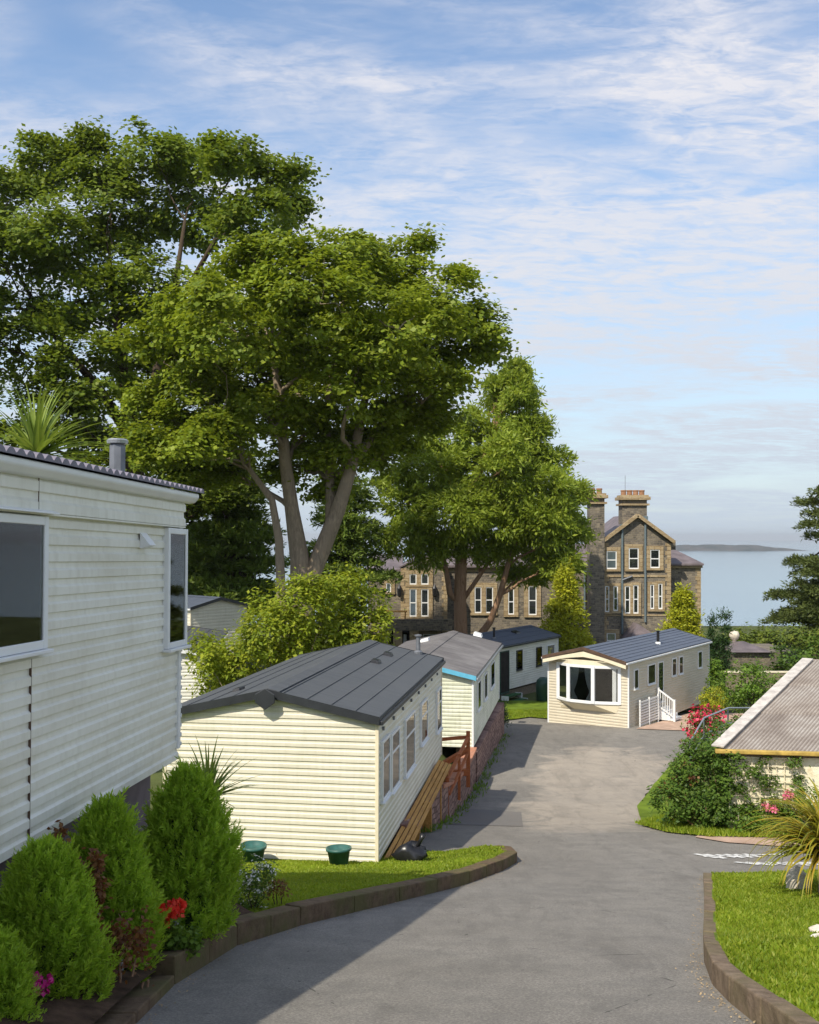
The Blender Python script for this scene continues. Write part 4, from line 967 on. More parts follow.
# dormers on the right rake, balcony and its arch
dm = MB(); dm.box((hx(659), .5, hz_(541)), (hx(665), 2, hz_(531))); dm.box((hx(671), .4, hz_(550)), (hx(677), 2, hz_(542))); dm.build('parapet_block', M['house'], hs)
bl = MB(); bl.box((hx(384), -2.2, hz_(626)), (hx(451), -2.0, hz_(617))); bl.box((hx(384), -2.2, hz_(628)), (hx(451), 0, hz_(626.2))); bl.build('balcony', M['house'], hs)
ar = None
for px in (384, 398, 414, 450): MB().box((hx(px) - .35, -2.15, GZ), (hx(px) + .35, -1.7, hz_(628.2))).build('balcony_pier', M['ashlar'], hs)
MB().box((hx(386), -.06, GZ), (hx(410), -.01, hz_(630))).build('doorway', M['interior'], hs)
cv = MB(); 
for x in (386, 405): cv.tube([(hx(x), -.2, GZ), (hx(x), -.2, hz_(634))], .12, 8)
cv.build('column', M['upvc'], hs)
wallamps = MB()
for px in (399.5, 434.5): wallamps.lathe([(.05, 0), (.16, .1), (.2, .7), (.1, .9), (.001, 1.1)], (hx(px + 0), -.25, hz_(597)), 8)
wallamps.build('wall_lantern', M['black'], hs)
tbn = MB(); a = hx(386); tbn.box((a, -1.9, hz_(610.5)), (a + 1.7, -1.2, hz_(609.5)))
for x in (.1, 1.5): tbn.box((a + x, -1.8, hz_(617)), (a + x + .1, -1.3, hz_(610.5)))
tt = tbn.build('garden_table', M['board']); tt.location = (0, Dm, 0); tag(tt, 'orange wooden table standing on the manor balcony', 'table')

# stone outbuilding
ob = thing('outbuilding', 'small rubble outbuilding with purple hipped slate roof near the sea hedge', 'outbuilding', (0, 64, 0))
def ox(p): return X_(p, 64)
MB().box((ox(733), 0, -9.5), (ox(797), 5, Z_(652, 64))).build('wall', M['house'], ob)
z0 = Z_(652, 64) + .01; z1 = Z_(642, 66)
r_ = MB(); r_.add([(ox(731), -.3, z0), (ox(772), -.3, z0), (ox(772), 5.3, z0), (ox(731), 5.3, z0), (ox(733) + .0, 2.5, z1), (ox(757), 2.5, z1)], [(0, 1, 5, 4), (1, 2, 5), (2, 3, 4, 5), (3, 0, 4), (3, 2, 1, 0)]); r_.build('roof', M['slate'], ob)
MB().lathe([(.001, .55), (.25, .5), (.35, .25), (.25, 0), (.12, -.1), (.12, -.3)], (ox(747), 2.5, z1 + .15), 14).build('finial', M['rock'], ob, True)
wf = thing('wooden_fence', 'weathered timber garden fence beside the dark cypress', 'fence', (X_(726, 50), 50, -8.15))
for k in range(3): MB().box((k * 1.6, 0, 0), (k * 1.6 + .1, .1, 1.5)).build('post', M['gravel'], wf)
MB().box((0, -.03, .2), (3.3, -.002, 1.35)).build('panel', M['gravel'], wf); MB().box((-.05, -.06, 1.37), (3.35, .12, 1.44)).build('cap_rail', M['cream_trim'], wf)

# ---------------------------------------------------------------- corrugated shed
A = Vector((6.55, 20.5)); E = Vector((.99, -.14)); V = Vector((.63, .77)); zA = -4.30; LV = 5.55; zR = -3.05; LE = 11.
sh = thing('shed', 'low limewashed shed with corrugated lichen covered roof and yellow gutter', 'shed', (A.x, A.y, -6.1)); off = Vector((A.x, A.y, -6.1))
def SP(e, v, z): p = A + E * e + V * v; return Vector((p.x, p.y, z)) - off
rm = MB(); n = 700; m = 3
for i in range(n * 2 + 1):
    e = i / (2 * n) * LE; w = .013 * math.sin(e / .080 * 2 * PI)
    for j in range(m + 1):
        v = -.15 + (LV + .15) * j / m; z = zA + (zR - zA) * v / LV + w
        rm.v.append(tuple(SP(e - .15, v, z)))
for i in range(n * 2):
    for j in range(m): rm.f.append((i * (m + 1) + j, (i + 1) * (m + 1) + j, (i + 1) * (m + 1) + j + 1, i * (m + 1) + j + 1))
# two sheet laps
for vv in (1.9, 3.7):
    k0 = len(rm.v)
    for i in range(n * 2 + 1):
        e = i / (2 * n) * LE; w = .013 * math.sin(e / .080 * 2 * PI)
        for v, up in ((vv - .02, .002), (vv, .020), (vv + 1.4, .004)):
            z = zA + (zR - zA) * v / LV + w + up; rm.v.append(tuple(SP(e - .15, v, z)))
    for i in range(n * 2):
        for j in range(2): rm.f.append((k0 + i * 3 + j, k0 + (i + 1) * 3 + j, k0 + (i + 1) * 3 + j + 1, k0 + i * 3 + j + 1))
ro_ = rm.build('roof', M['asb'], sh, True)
at = ro_.data.attributes.new('valley_shade', 'FLOAT', 'POINT'); ex = np.array([((v[0] + off.x - A.x) - (v[1] + off.y - A.y) * V.x / V.y) / (E.x - E.y * V.x / V.y) + .15 for v in rm.v]); at.data.foreach_set('value', (.5 - .5 * np.sin(ex / .080 * 2 * PI)).astype(np.float32))
vg = MB(); vg.bar(SP(-.17, -.15, zA + .03), SP(-.17, LV, zR + .03), .26, .03); vg.build('verge_flashing', m_plain('pale_lead', (.5, .46, .42), .8, .25), sh)
bk = MB(); sl_ = [SP(-.15, LV, zR - .01), SP(LE, LV, zR - .01), SP(LE, LV * 2, zA), SP(-.15, LV * 2, zA)]; bk.slab(sl_, (0, 0, .03)); bk.build('rear_roof', M['asb'], sh)
ww = MB()
c4_ = [SP(.0, 0, 0), SP(LE - .2, 0, 0), SP(LE - .2, LV * 2 - .2, 0), SP(0, LV * 2 - .2, 0)]
lo = [Vector((p.x, p.y, -.4)) for p in c4_]; hi = [Vector((p.x, p.y, zA + 6.1 - .05)) for p in c4_]; rl_ = Vector((*SP(0, LV, 0).xy, zR + 6.1 - .06)); rr_ = Vector((*SP(LE - .2, LV, 0).xy, zR + 6.1 - .06))
ww.add(lo + hi + [rl_, rr_], [(0, 1, 5, 4), (1, 2, 6, 9, 5), (2, 3, 7, 6), (3, 0, 4, 8, 7)]); ww.build('wall', M['lime'], sh)
gu = MB(); gu.bar(SP(-.2, -.2, zA - .06), SP(LE, -.2, zA - .06), .11, .085); gu.build('gutter', m_plain('yellow_gutter', (.44, .30, .07), .6, .3), sh, False, .02)
MB().bar(SP(-.1, -.1, zA - .13), SP(LE, -.1, zA - .13), .05, .06).build('fascia', M['brown_trim'], sh)
# trellis
tr = thing('trellis', 'cream wooden square trellis fixed to the shed wall under the climber', 'trellis', off)
tm = MB()
for k in range(9): e = .15 + k * .16; tm.bar(SP(e, -.05, -4.45), SP(e, -.05, -6.0), .022, .014)
for k in range(10): z = -4.5 - k * .155; tm.bar(SP(.1, -.065, z), SP(1.5, -.065, z), .014, .022)
tm.build('lattice', M['cream_trim'], tr)
# climbing stems on the wall
cs = MB()
for e0, zt, zb in ((2.1, -4.4, -5.1), (2.5, -4.45, -5.6), (2.75, -4.5, -5.3)):
    pts = [SP(e0 + .06 * math.sin(k * 1.3), -.03, zt + (zb - zt) * k / 8) for k in range(9)]; cs.tube(pts, [.012 + .006 * random.random() for _ in pts], 6)
    for k in range(1, 8):
        p = pts[k]; cs.tube([p, p + Vector((random.uniform(-.25, .25), -.02, random.uniform(-.05, .15)))], [.008, .003], 5)
cm = cs.build('wall_climber', M['darkbark']); cm.location = off; tag(cm, 'bare brown climber stems on the limewashed shed wall', 'climber')

# ---------------------------------------------------------------- vegetation
def crown_points(blobs, dens, rgm, squash=.8, inner=.25):
    C = []
    for b in blobs:
        c = np.array(b[:3]); r = b[3]; n = max(6, int(dens * 4 * PI * r * r))
        d = nrm(rgm.normal(size=(n, 3))); rad = r * (1 - .42 * rgm.random((n, 1)) ** 1.6 + .08 * rgm.normal(size=(n, 1)))
        p = d * rad; p[:, 2] *= squash; p = c + p
        keep = np.ones(n, bool)
        for b2 in blobs:
            if b2 is b: continue
            q = (p - np.array(b2[:3])); q[:, 2] /= squash
            keep &= ~((np.linalg.norm(q, axis=1) < b2[3] * .6) & (rgm.random(n) > inner))
        C.append(np.concatenate([p[keep], d[keep]], 1))
    return np.concatenate(C)
def clump_leaves(C, nl, cr, ls, rgm, aspect=.8, flat=.4, up=.8, sz=.35, droop=None, nrmnoise=.9):
    m = len(C); P = np.repeat(C[:, :3], nl, 0); D = np.repeat(C[:, 3:6], nl, 0); crs = np.repeat(cr * rgm.uniform(.6, 1.35, m), nl)[:, None]
    o = rgm.normal(size=(m * nl, 3)) * .5; o[:, 2] = o[:, 2] * flat * 1.2 - .22 * (o[:, 0] ** 2 + o[:, 1] ** 2) + .1
    P = P + o * crs
    N = D * .6 + np.array([0, 0, up * 1.25]) + rgm.normal(size=(m * nl, 3)) * nrmnoise * .45
    L = ls * rgm.uniform(1 - sz, 1 + sz, m * nl)
    A = None
    if droop is not None:
        A = D * .8 + np.array([0, 0, droop]) + rgm.normal(size=(m * nl, 3)) * .35; N = rgm.normal(size=(m * nl, 3)) + np.array([0, 0, .3])
    return leaves(P, N, L, L * aspect, A)
def wobble(p, q, n, amp, rgm):
    p = Vector(p); q = Vector(q); L = (q - p).length; out = []
    for i in range(n + 1):
        f = i / n; v = p.lerp(q, f); s2 = math.sin(PI * f)
        out.append(v + Vector(rgm.normal(size=3) * amp * L * s2) + Vector((0, 0, .06 * L * s2)))
    return out
def ragged(blobs, seed, n=3, k0=.22, k1=.42):
    r = random.Random(seed); out = list(blobs)
    for b in blobs:
        for _ in range(n):
            a = r.uniform(0, 2 * PI); e = r.uniform(-.5, 1.2); rr = b[3] * r.uniform(k0, k1); q = b[3] * r.uniform(.85, 1.12)
            out.append((b[0] + math.cos(a) * math.cos(e) * q, b[1] + math.sin(a) * math.cos(e) * q, b[2] + math.sin(e) * q * .85, rr))
    return out
def tree(name, label, cat, base, blobs, trunk, leafm, barkm, seed, dens=.5, nl=55, cr=.9, ls=.26, group=None, forks=None, squash=.8, aspect=.8, droop=None, twigs=4, limb_r=.14, flat=.4, up=.8, inner=.25, leafpart='crown', nrmnoise=.9, tk=.8):
    rgm = np.random.default_rng(seed)
    t = thing(name, label, cat, base, 0, group); b0 = Vector(base)
    mb = MB()
    tops = []
    for pts, rad in trunk:
        rad = [q_ * tk for q_ in rad]; mb.tube([Vector(p) - b0 for p in pts], rad, 10); tops += [(Vector(p) - b0, r) for p, r in zip(pts, rad)]
    C = crown_points(ragged([(b[0], b[1], b[2], b[3] * .93) for b in blobs], seed), dens, rgm, squash, inner)
    for b in blobs:
        c = Vector(b[:3]) - b0
        cand = [(x, r) for x, r in tops if x.z < c.z + .5 and r > .02]
        if not cand: cand = tops
        s_, r0 = min(cand, key=lambda a: (a[0] - c).length * 1. + max(0, 1.5 - (c.z - a[0].z)) * .8)
        rr = min(limb_r, r0 * .6)
        pts = wobble(s_, c, 6, .05, rgm); mb.tube(pts, [rr * (1 - .75 * k / 6) for k in range(7)], 6, False)
        near = C[np.linalg.norm(C[:, :3] - np.array(b[:3]), axis=1) < b[3] * 1.15]
        if len(near) and twigs:
            for k in rgm.choice(len(near), min(twigs, len(near)), False):
                e = Vector(near[k, :3]) - b0; st_ = pts[3 + int(rgm.integers(0, 4))] if len(pts) > 6 else c
                tw = wobble(st_, e, 4, .07, rgm); mb.tube(tw, [rr * .32, rr * .25, rr * .18, rr * .1, rr * .05], 5, False)
    mb.build('trunk', barkm, t, True)
    V = clump_leaves(C, nl, cr, ls, rgm, aspect, flat, up, .35, droop, nrmnoise) - np.array(base)
    quads_mesh(leafpart, V, leafm, t)
    return t
def PB(lst, d, dz=0., jit=2.5, seed=1, k=1.):
    r = random.Random(seed); out = []
    for px, py, rp in lst:
        dd = d + r.uniform(-jit, jit); out.append((X_(px, dd), dd, Z_(py, dd), rp * dd / 1000 * k))
    return out

# front sycamore
d = 45.
bl = PB([(345, 258, 42), (398, 262, 40), (440, 300, 42), (478, 338, 34), (400, 325, 50), (300, 270, 48), (255, 262, 36), (240, 315, 52), (182, 320, 44), (330, 345, 52), (265, 375, 55), (205, 400, 42), (320, 415, 44), (375, 395, 44), (425, 372, 40), (238, 440, 34), (365, 450, 26), (298, 470, 26), (150, 345, 28), (452, 345, 38), (335, 490, 14), (205, 445, 26), (345, 300, 48), (300, 440, 30), (270, 420, 32), (345, 385, 40), (400, 430, 30), (330, 455, 20), (180, 365, 30), (165, 405, 34), (190, 440, 34), (228, 472, 26), (150, 450, 26), (425, 415, 32), (440, 385, 26), (392, 458, 20)], d, jit=4.2, seed=3)
bl += [(X_(300, d), d + 5, Z_(330, d), 2.6), (X_(380, d), d + 5.5, Z_(330, d), 2.5), (X_(230, d), d + 5, Z_(360, d), 2.4), (X_(330, d), d - 5, Z_(330, d), 2.3), (X_(250, d), d - 5.2, Z_(350, d), 2.3), (X_(400, d), d - 4.6, Z_(350, d), 2.0)]
bs = (X_(302, d), d, -7.2)
trk = [([P3(302, 700, d), P3(302, 600, d), P3(300, 560, d), P3(292, 510, d), P3(285, 460, d - .5), P3(280, 400, d - 1), P3(270, 340, d - 1)], [1.0, .68, .55, .40, .34, .24, .12]),
       ([P3(304, 640, d), P3(308, 585, d), P3(322, 550, d), P3(338, 510, d), P3(352, 465, d), P3(365, 400, d + 1), P3(385, 330, d + 1)], [.5, .5, .48, .42, .33, .22, .10]),
       ([P3(330, 530, d), P3(330, 480, d + .8), P3(326, 420, d + 1.5), P3(335, 350, d + 2), P3(345, 280, d + 2)], [.28, .26, .22, .16, .07]),
       ([P3(352, 465, d), P3(385, 420, d + 2), P3(420, 385, d + 2.5), P3(445, 365, d + 2.5)], [.26, .2, .14, .06]),
       ([P3(280, 680, d - 1), P3(281, 590, d - 1), P3(279, 540, d - 1), P3(272, 500, d - 1), P3(250, 470, d - 1.5), P3(225, 430, d - 2)], [.38, .26, .23, .19, .14, .06])]
tree('sycamore_tree', 'big sycamore with forked pale trunk, its crown reaching over the cypress', 'tree', bs, bl, trk, M['sycamore'], M['bark'], 21, dens=.58, nl=105, cr=.78, ls=.215, flat=.34, group='tall broadleaved trees behind the caravans', twigs=6)
# rear sycamore
d = 53.
bl = PB([(150, 152, 34), (105, 165, 34), (55, 168, 32), (195, 165, 24), (10, 190, 34), (-45, 215, 45), (235, 160, 26), (275, 180, 26), (285, 210, 22), (110, 215, 50), (190, 215, 48), (250, 225, 38), (50, 235, 50), (0, 265, 50), (80, 300, 55), (150, 290, 50), (-60, 300, 60), (10, 350, 50), (90, 375, 52), (150, 370, 42), (-50, 390, 55), (40, 420, 45), (110, 440, 40), (165, 440, 40), (-20, 460, 50), (200, 470, 28), (70, 480, 40), (175, 500, 30), (215, 440, 34), (230, 400, 30), (140, 520, 26), (215, 500, 24)], d, jit=4.5, seed=5)
bs = (X_(135, d), d, -7.0)
trk = [([P3(135, 680, d), P3(135, 560, d), P3(134, 470, d), P3(130, 420, d), P3(120, 350, d), P3(110, 260, d)], [1.1, .75, .66, .5, .34, .12]),
       ([P3(134, 470, d), P3(150, 400, d), P3(170, 320, d + 1), P3(185, 220, d)], [.45, .38, .25, .1]), ([P3(132, 440, d), P3(100, 390, d - 1), P3(50, 330, d), P3(10, 260, d)], [.4, .3, .2, .08]),
       ([P3(170, 320, d + 1), P3(215, 240, d), P3(250, 190, d), P3(275, 180, d)], [.22, .14, .09, .04])]
tree('sycamore_tree', 'tallest dark sycamore at the far left, rising behind the weathered caravan', 'tree', bs, bl, trk, M['sycamore2'], M['darkbark'], 22, dens=.50, nl=105, cr=.95, ls=.25, flat=.34, group='tall broadleaved trees behind the caravans', twigs=5)
# cypress
d = 67.
bl = PB([(517, 368, 4), (517, 375, 6), (515, 383, 8), (519, 392, 11), (514, 400, 13), (520, 410, 18), (495, 404, 14), (536, 434, 16), (478, 424, 20), (510, 440, 36), (450, 440, 26), (550, 465, 22), (430, 470, 30), (480, 480, 40), (530, 490, 40), (562, 500, 22), (410, 505, 28), (450, 520, 38), (500, 525, 40), (545, 535, 34), (568, 540, 18), (405, 540, 24), (430, 552, 20), (530, 565, 26), (565, 567, 22), (480, 545, 24), (395, 485, 16), (580, 530, 10), (415, 440, 16), (518, 370, 5), (500, 388, 9)], d, jit=2.2, seed=8)
bl += [(X_(500, d), d - 2.8, Z_(470, d), 2.2), (X_(460, d), d - 2.8, Z_(510, d), 2.2), (X_(540, d), d - 2.6, Z_(520, d), 2.1), (X_(500, d), d + 3.5, Z_(500, d), 2.6), (X_(450, d), d + 3, Z_(480, d), 2.2)]
bs = (X_(462, d), d, -8.5)
trk = [([P3(462, 682, d), P3(461, 640, d), P3(460, 600, d), P3(461, 560, d), P3(468, 510, d), P3(490, 440, d), P3(515, 380, d)], [.72, .58, .53, .50, .38, .2, .05]),
       ([P3(466, 655, d), P3(478, 638, d), P3(490, 622, d - .3), P3(500, 595, d - .5), P3(508, 565, d - .5), P3(520, 530, d)], [.3, .34, .28, .25, .22, .12]),
       ([P3(460, 603, d), P3(450, 594, d), P3(446, 570, d), P3(440, 540, d)], [.28, .26, .22, .12]), ([P3(463, 600, d), P3(480, 575, d + .5), P3(500, 545, d + .5)], [.2, .18, .1])]
tree('cypress_tree', 'broad shaggy conifer with red brown twisted trunk standing before the manor', 'tree', bs, bl, trk, M['cypress'], M['redbark'], 23, dens=.95, nl=80, cr=.62, ls=.36, aspect=.30, droop=-.15, flat=.5, twigs=3, inner=.3, limb_r=.1)

def conifer_layers(name, label, base, trunkpts, trad, pads, leafm, seed, n=900, ls=.3, aspect=.22, group=None, th=.16):
    """cedar / pine: flat pads of needles carried on level branches; pads = (cx, cy, cz, rx, rz)"""
    rgm = np.random.default_rng(seed); t = thing(name, label, 'tree', base, 0, group); b0 = Vector(base); mb = MB()
    mb.tube([Vector(p) - b0 for p in trunkpts], trad, 9); V = []
    for (cx, cy, cz, r) in pads:
        c = Vector((cx, cy, cz)) - b0
        s_ = min((Vector(p) - b0 for p in trunkpts), key=lambda a: abs(a.z - c.z + .3)); mb.tube(wobble(s_, c, 5, .03, rgm), [.11, .09, .075, .06, .045, .03], 5, False)
        m = int(n * r * r); 
        a = rgm.uniform(0, 2 * PI, m); k = 1 + .28 * np.sin(a * 3 + rgm.uniform(0, 6)) + .18 * np.sin(a * 7 + rgm.uniform(0, 6)); q = np.sqrt(rgm.random(m)) * r * k
        P = np.stack([cx + np.cos(a) * q, cy + np.sin(a) * q, cz + rgm.normal(0, th * .6, m) + th * r * (1 - (q / r) ** 2) * .8 + .10 * np.sin(a * 5 + q * 4)], 1)
        A = np.stack([np.cos(a), np.sin(a), .45 + 0 * a], 1) + rgm.normal(size=(m, 3)) * .55; N = rgm.normal(size=(m, 3)) * .8 + np.array([0, 0, 1.])
        L = ls * rgm.uniform(.6, 1.3, m); V.append(leaves(P, N, L, L * aspect, A) - np.array(base))
    mb.build('trunk', M['darkbark'], t, True); quads_mesh('crown', np.concatenate(V), leafm, t); return t
def pads_for(px, pyt, pyb, d, wt, wb, n, seed, nb=5):
    r = random.Random(seed); out = []
    for i in range(n):
        f = i / (n - 1); py = pyt + (pyb - pyt) * f; w = (wt + (wb - wt) * f) * d / 1000
        for k in range(nb):
            a = r.uniform(0, 2 * PI); q = w * r.uniform(.35, .9); out.append((X_(px, d) + math.cos(a) * q, d + math.sin(a) * q, Z_(py + r.uniform(-6, 6), d), w * r.uniform(.28, .5) + .3))
    return out
d = 57; conifer_layers('cedar_tree', 'layered dark cedar between the weathered caravan and the forked sycamore trunk', (X_(228, d), d, -8.2), [P3(228, 680, d), P3(228, 560, d), P3(228, 455, d)], [.5, .35, .08], pads_for(232, 470, 610, d, 22, 58, 12, 4, 7), M['cedar'], 31, 420, .38, .3, 'cedars among the sycamores')
d = 64; conifer_layers('cedar_tree', 'layered dark cedar directly behind the forked sycamore trunk', (X_(345, d), d, -8.4), [P3(345, 680, d), P3(345, 560, d), P3(345, 440, d)], [.5, .35, .08], pads_for(347, 480, 592, d, 20, 46, 9, 9, 6), M['cedar'], 32, 300, .38, .3, 'cedars among the sycamores')
d = 66; conifer_layers('cedar_tree', 'dark cedar seen low behind the roof of the weathered caravan', (X_(180, d), d, -8), [P3(180, 680, d), P3(180, 560, d), P3(180, 430, d)], [.5, .35, .08], pads_for(175, 450, 610, d, 30, 75, 11, 14, 7), M['cedar'], 33, 260, .42, .3, 'cedars among the sycamores')
d = 58
rp = random.Random(77); pads = []
for py, x0, w in ((492, 828, 12), (503, 826, 18), (515, 822, 20), (527, 825, 30), (535, 818, 16), (562, 826, 36), (572, 815, 32), (588, 818, 36), (598, 806, 32), (606, 822, 40), (616, 800, 30), (621, 820, 44), (611, 840, 40), (590, 850, 40), (560, 850, 30)):
    for k in range(3): pads.append((X_(x0 + rp.uniform(-8, 14), d), d + rp.uniform(-2, 2), Z_(py + rp.uniform(-2, 2), d), w * d / 1000 * rp.uniform(.45, .75)))
conifer_layers('pine_tree', 'dark tiered pine leaning in at the right edge over the sea', (X_(842, d), d, -8.4), [P3(842, 690, d), P3(840, 600, d), P3(836, 540, d), P3(830, 478, d)], [.42, .3, .2, .05], pads, M['pine'], 35, 900, .26, .3)

def shrub(name, label, cat, blobs, leafm, seed, dens, nl, cr, ls, base=None, group=None, aspect=.5, extra=None, up=.6, droop=None, flat=.7, squash=.9, stem=True, barkm=None, inner=.3):
    rgm = np.random.default_rng(seed)
    if base is None:
        bx = sum(b[0] for b in blobs) / len(blobs); by = sum(b[1] for b in blobs) / len(blobs); base = (bx, by, ground_z(bx, by))
    t = thing(name, label, cat, base, 0, group); b0 = Vector(base)
    C = crown_points(blobs, dens, rgm, squash, inner)
    V = clump_leaves(C, nl, cr, ls, rgm, aspect, flat, up, .35, droop) - np.array(base); quads_mesh('foliage', V, leafm, t)
    if stem:
        mb = MB()
        for b in blobs:
            c = Vector(b[:3]) - b0; r0 = max(.008, b[3] * .05); pts = wobble(Vector((c.x * .3, c.y * .3, -.05)), c, 5, .05, rgm); mb.tube(pts, [r0 * (1 - .15 * k) for k in range(6)], 5, False)
            near = C[np.linalg.norm(C[:, :3] - np.array(b[:3]), axis=1) < b[3] * 1.15]
            for k in rgm.choice(len(near), min(4, len(near)), False): mb.tube(wobble(c, Vector(near[k, :3]) - b0, 3, .06, rgm), [r0 * .4, r0 * .3, r0 * .2, r0 * .1], 4, False)
        mb.build('stems', barkm or M['darkbark'], t)
    if extra:
        nm, em, cnt, es, per = extra
        K = C[rgm.choice(len(C), min(cnt, len(C)), False)]; K = K.copy(); K[:, :3] += K[:, 3:6] * cr * .55
        V = clump_leaves(K, per, es * 1.6, es, rgm, .85, .8, .4, .3) - np.array(base)
        for q_ in range(len(K)): quads_mesh(nm, V[q_ * per:(q_ + 1) * per], em, t)
    return t

# laurel behind the cream caravan
d = 31
bl = PB([(222, 655, 22), (203, 645, 14), (268, 632, 30), (300, 605, 30), (340, 600, 28), (370, 610, 20), (240, 665, 28), (290, 640, 34), (335, 630, 32), (370, 630, 22), (262, 606, 12), (320, 590, 18), (350, 585, 16), (205, 660, 16), (300, 660, 30), (215, 690, 20)], d, jit=1.3, seed=2)
shrub('laurel_bush', 'big yellow green laurel bush behind the charcoal caravan roof', 'bush', bl, M['laurel'], 41, 7, 34, .28, .16, (X_(290, d), d, -7.0), up=.7, aspect=.45, barkm=M['bark'])
# far conifers
def cone(px, pyt, pyb, d, wpx, n=9, seed=1, tip=.12):
    out = []; r = random.Random(seed); w = wpx * d / 1000 / 2
    for i in range(n):
        f = i / (n - 1); z = Z_(pyt + (pyb - pyt) * f, d); rr = w * (tip + (1 - tip) * f ** .8) * .62
        m = 1 if f < .2 else 3
        for k in range(m):
            a = r.uniform(0, 2 * PI) + k * 2.1; q = 0 if m == 1 else w * f * .42; out.append((X_(px, d) + math.cos(a) * q, d + math.sin(a) * q, z, max(.16, rr)))
    return out
d = 61; gc = conifer_layers('golden_conifer', 'golden conical conifer beside the slate blue roofed caravan', (X_(565, d), d, -8.75), [P3(565, 682, d), P3(565, 640, d), P3(565, 574, d)], [.16, .1, .02], [(X_(565, d), d, Z_(574 + 3 + k * 4, d), .13 + .05 * k) for k in range(4)] + pads_for(565, 574, 668, d, 3, 27, 16, 2, 7), M['gold'], 52, 520, .24, .38, 'golden conifers before the manor', .3)
d = 60; gc = conifer_layers('golden_conifer', 'rounder golden conifer between the manor and the bay windowed caravan', (X_(683, d), d, -8.75), [P3(683, 682, d), P3(683, 640, d), P3(683, 594, d)], [.16, .1, .02], [(X_(683, d), d, Z_(594 + 3 + k * 4, d), .13 + .05 * k) for k in range(4)] + pads_for(683, 594, 668, d, 3, 23, 16, 4, 7), M['gold'], 54, 520, .24, .38, 'golden conifers before the manor', .3)
shrub('dark_cypress', 'dark green upright cypress right of the bay windowed caravan roof', 'tree', cone(712, 622, 690, 56, 22, 7, 5, .2) + cone(724, 616, 690, 56, 20, 7, 6, .2), M['darkgreen'], 53, 9, 45, .26, .17, (X_(718, 56), 56, -8.3), None, .3, None, .4, .5, .9)
shrub('garden_shrub', 'bright green upright shrub at the corner of the sand coloured caravan', 'shrub', cone(716, 664, 702, 46, 26, 5, 7, .3), M['shrub'], 54, 10, 30, .22, .16, (X_(716, 46), 46, -8.0), 'green garden shrubs', .4)
shrub('golden_shrub', 'clipped round golden shrub above the red flowers', 'shrub', PB([(714, 697, 13), (720, 700, 11), (708, 700, 9)], 42, jit=.2), M['gold'], 55, 14, 22, .12, .07, (X_(714, 42), 42, -7.85), None, .6)
shrub('garden_shrub', 'leafy green shrub between the fence and the corrugated roof', 'shrub', PB([(745, 680, 20), (765, 690, 20), (735, 692, 14), (752, 700, 18), (780, 700, 16), (755, 668, 10), (782, 685, 12)], 40, jit=.8), M['shrub'], 56, 5, 26, .24, .14, (X_(757, 40), 40, -7.9), 'green garden shrubs', .5)
shrub('flowering_shrub', 'shrub crowned with bright red flowers by the metal railing', 'shrub', PB([(698, 716, 10), (710, 716, 11), (690, 726, 8), (705, 728, 12)], 33, jit=.3), M['shrub2'], 57, 14, 26, .12, .08, (X_(702, 33), 33, -7.5), None, .5, ('flower', M['rosered'], 60, .10, 12))
shrub('garden_shrub', 'dark green bush spilling around the metal railing posts', 'shrub', PB([(715, 742, 22), (735, 735, 18), (700, 745, 14), (722, 760, 22)], 27, jit=.5), M['shrub2'], 58, 8, 26, .2, .11, (X_(717, 27), 27, -7.0), 'green garden shrubs', .5)
shrub('roadside_bush', 'dense ragged bush on the grassy corner left of the shed', 'bush', PB([(700, 775, 26), (725, 772, 24), (685, 795, 20), (705, 805, 24), (672, 812, 12), (735, 800, 22), (690, 765, 18), (675, 790, 16), (664, 800, 13), (700, 750, 16), (715, 750, 16), (680, 778, 14), (690, 815, 16), (710, 822, 16), (725, 820, 14), (745, 815, 14), (700, 822, 14)], 21.2, jit=.45, seed=6), M['shrub2'], 59, 14, 30, .16, .085, (X_(705, 21.2), 21.2, -6.1), None, .5, ('red_leaf_spray', M['redleaf'], 24, .07, 10), barkm=M['redbark'])
shrub('climbing_plant', 'green climber scrambling over the cream trellis', 'climber', [tuple(SP(e, -.12, z) + off) + (r,) for e, z, r in ((-.1, -4.75, .24), (-.15, -5.2, .28), (-.1, -5.6, .3), (.3, -5.7, .26), (.15, -4.6, .22), (.2, -4.95, .26), (.2, -5.35, .28), (.5, -4.75, .16), (.75, -4.6, .18), (.8, -5.0, .2), (.85, -5.4, .18), (1.35, -4.55, .13), (.5, -5.6, .2), (-.05, -4.5, .2), (1.2, -5.7, .14), (1.4, -4.9, .07))], M['shrub2'], 60, 26, 22, .10, .07, (A.x + .5, A.y - .1, -6.0), None, .6, stem=False)
shrub('border_plant', 'low green border plants with pink flowers under the shed wall', 'plant', PB([(752, 820, 12), (766, 818, 13), (780, 818, 14), (795, 812, 16), (742, 826, 9), (770, 808, 8), (808, 800, 16)], 19.9, jit=.15, seed=5), M['shrub'], 61, 30, 22, .1, .07, (X_(770, 19.9), 19.9, -5.9), None, .5)
for (px, py, lb) in ((768, 806, 'pink rose bloom cluster low against the limewashed wall'), (785, 793, 'pink rose bloom cluster beside the orange flax leaves')):
    shrub('rose_bloom', lb, 'flower', PB([(px, py, 4.5), (px + 5, py + 3, 3.5)], 19.7, jit=.05), M['pink'], 62 + px, 60, 10, .05, .05, (X_(px, 19.7), 19.7, Z_(py + 18, 19.7)), 'pink roses by the shed', .9, barkm=M['shrub2'])

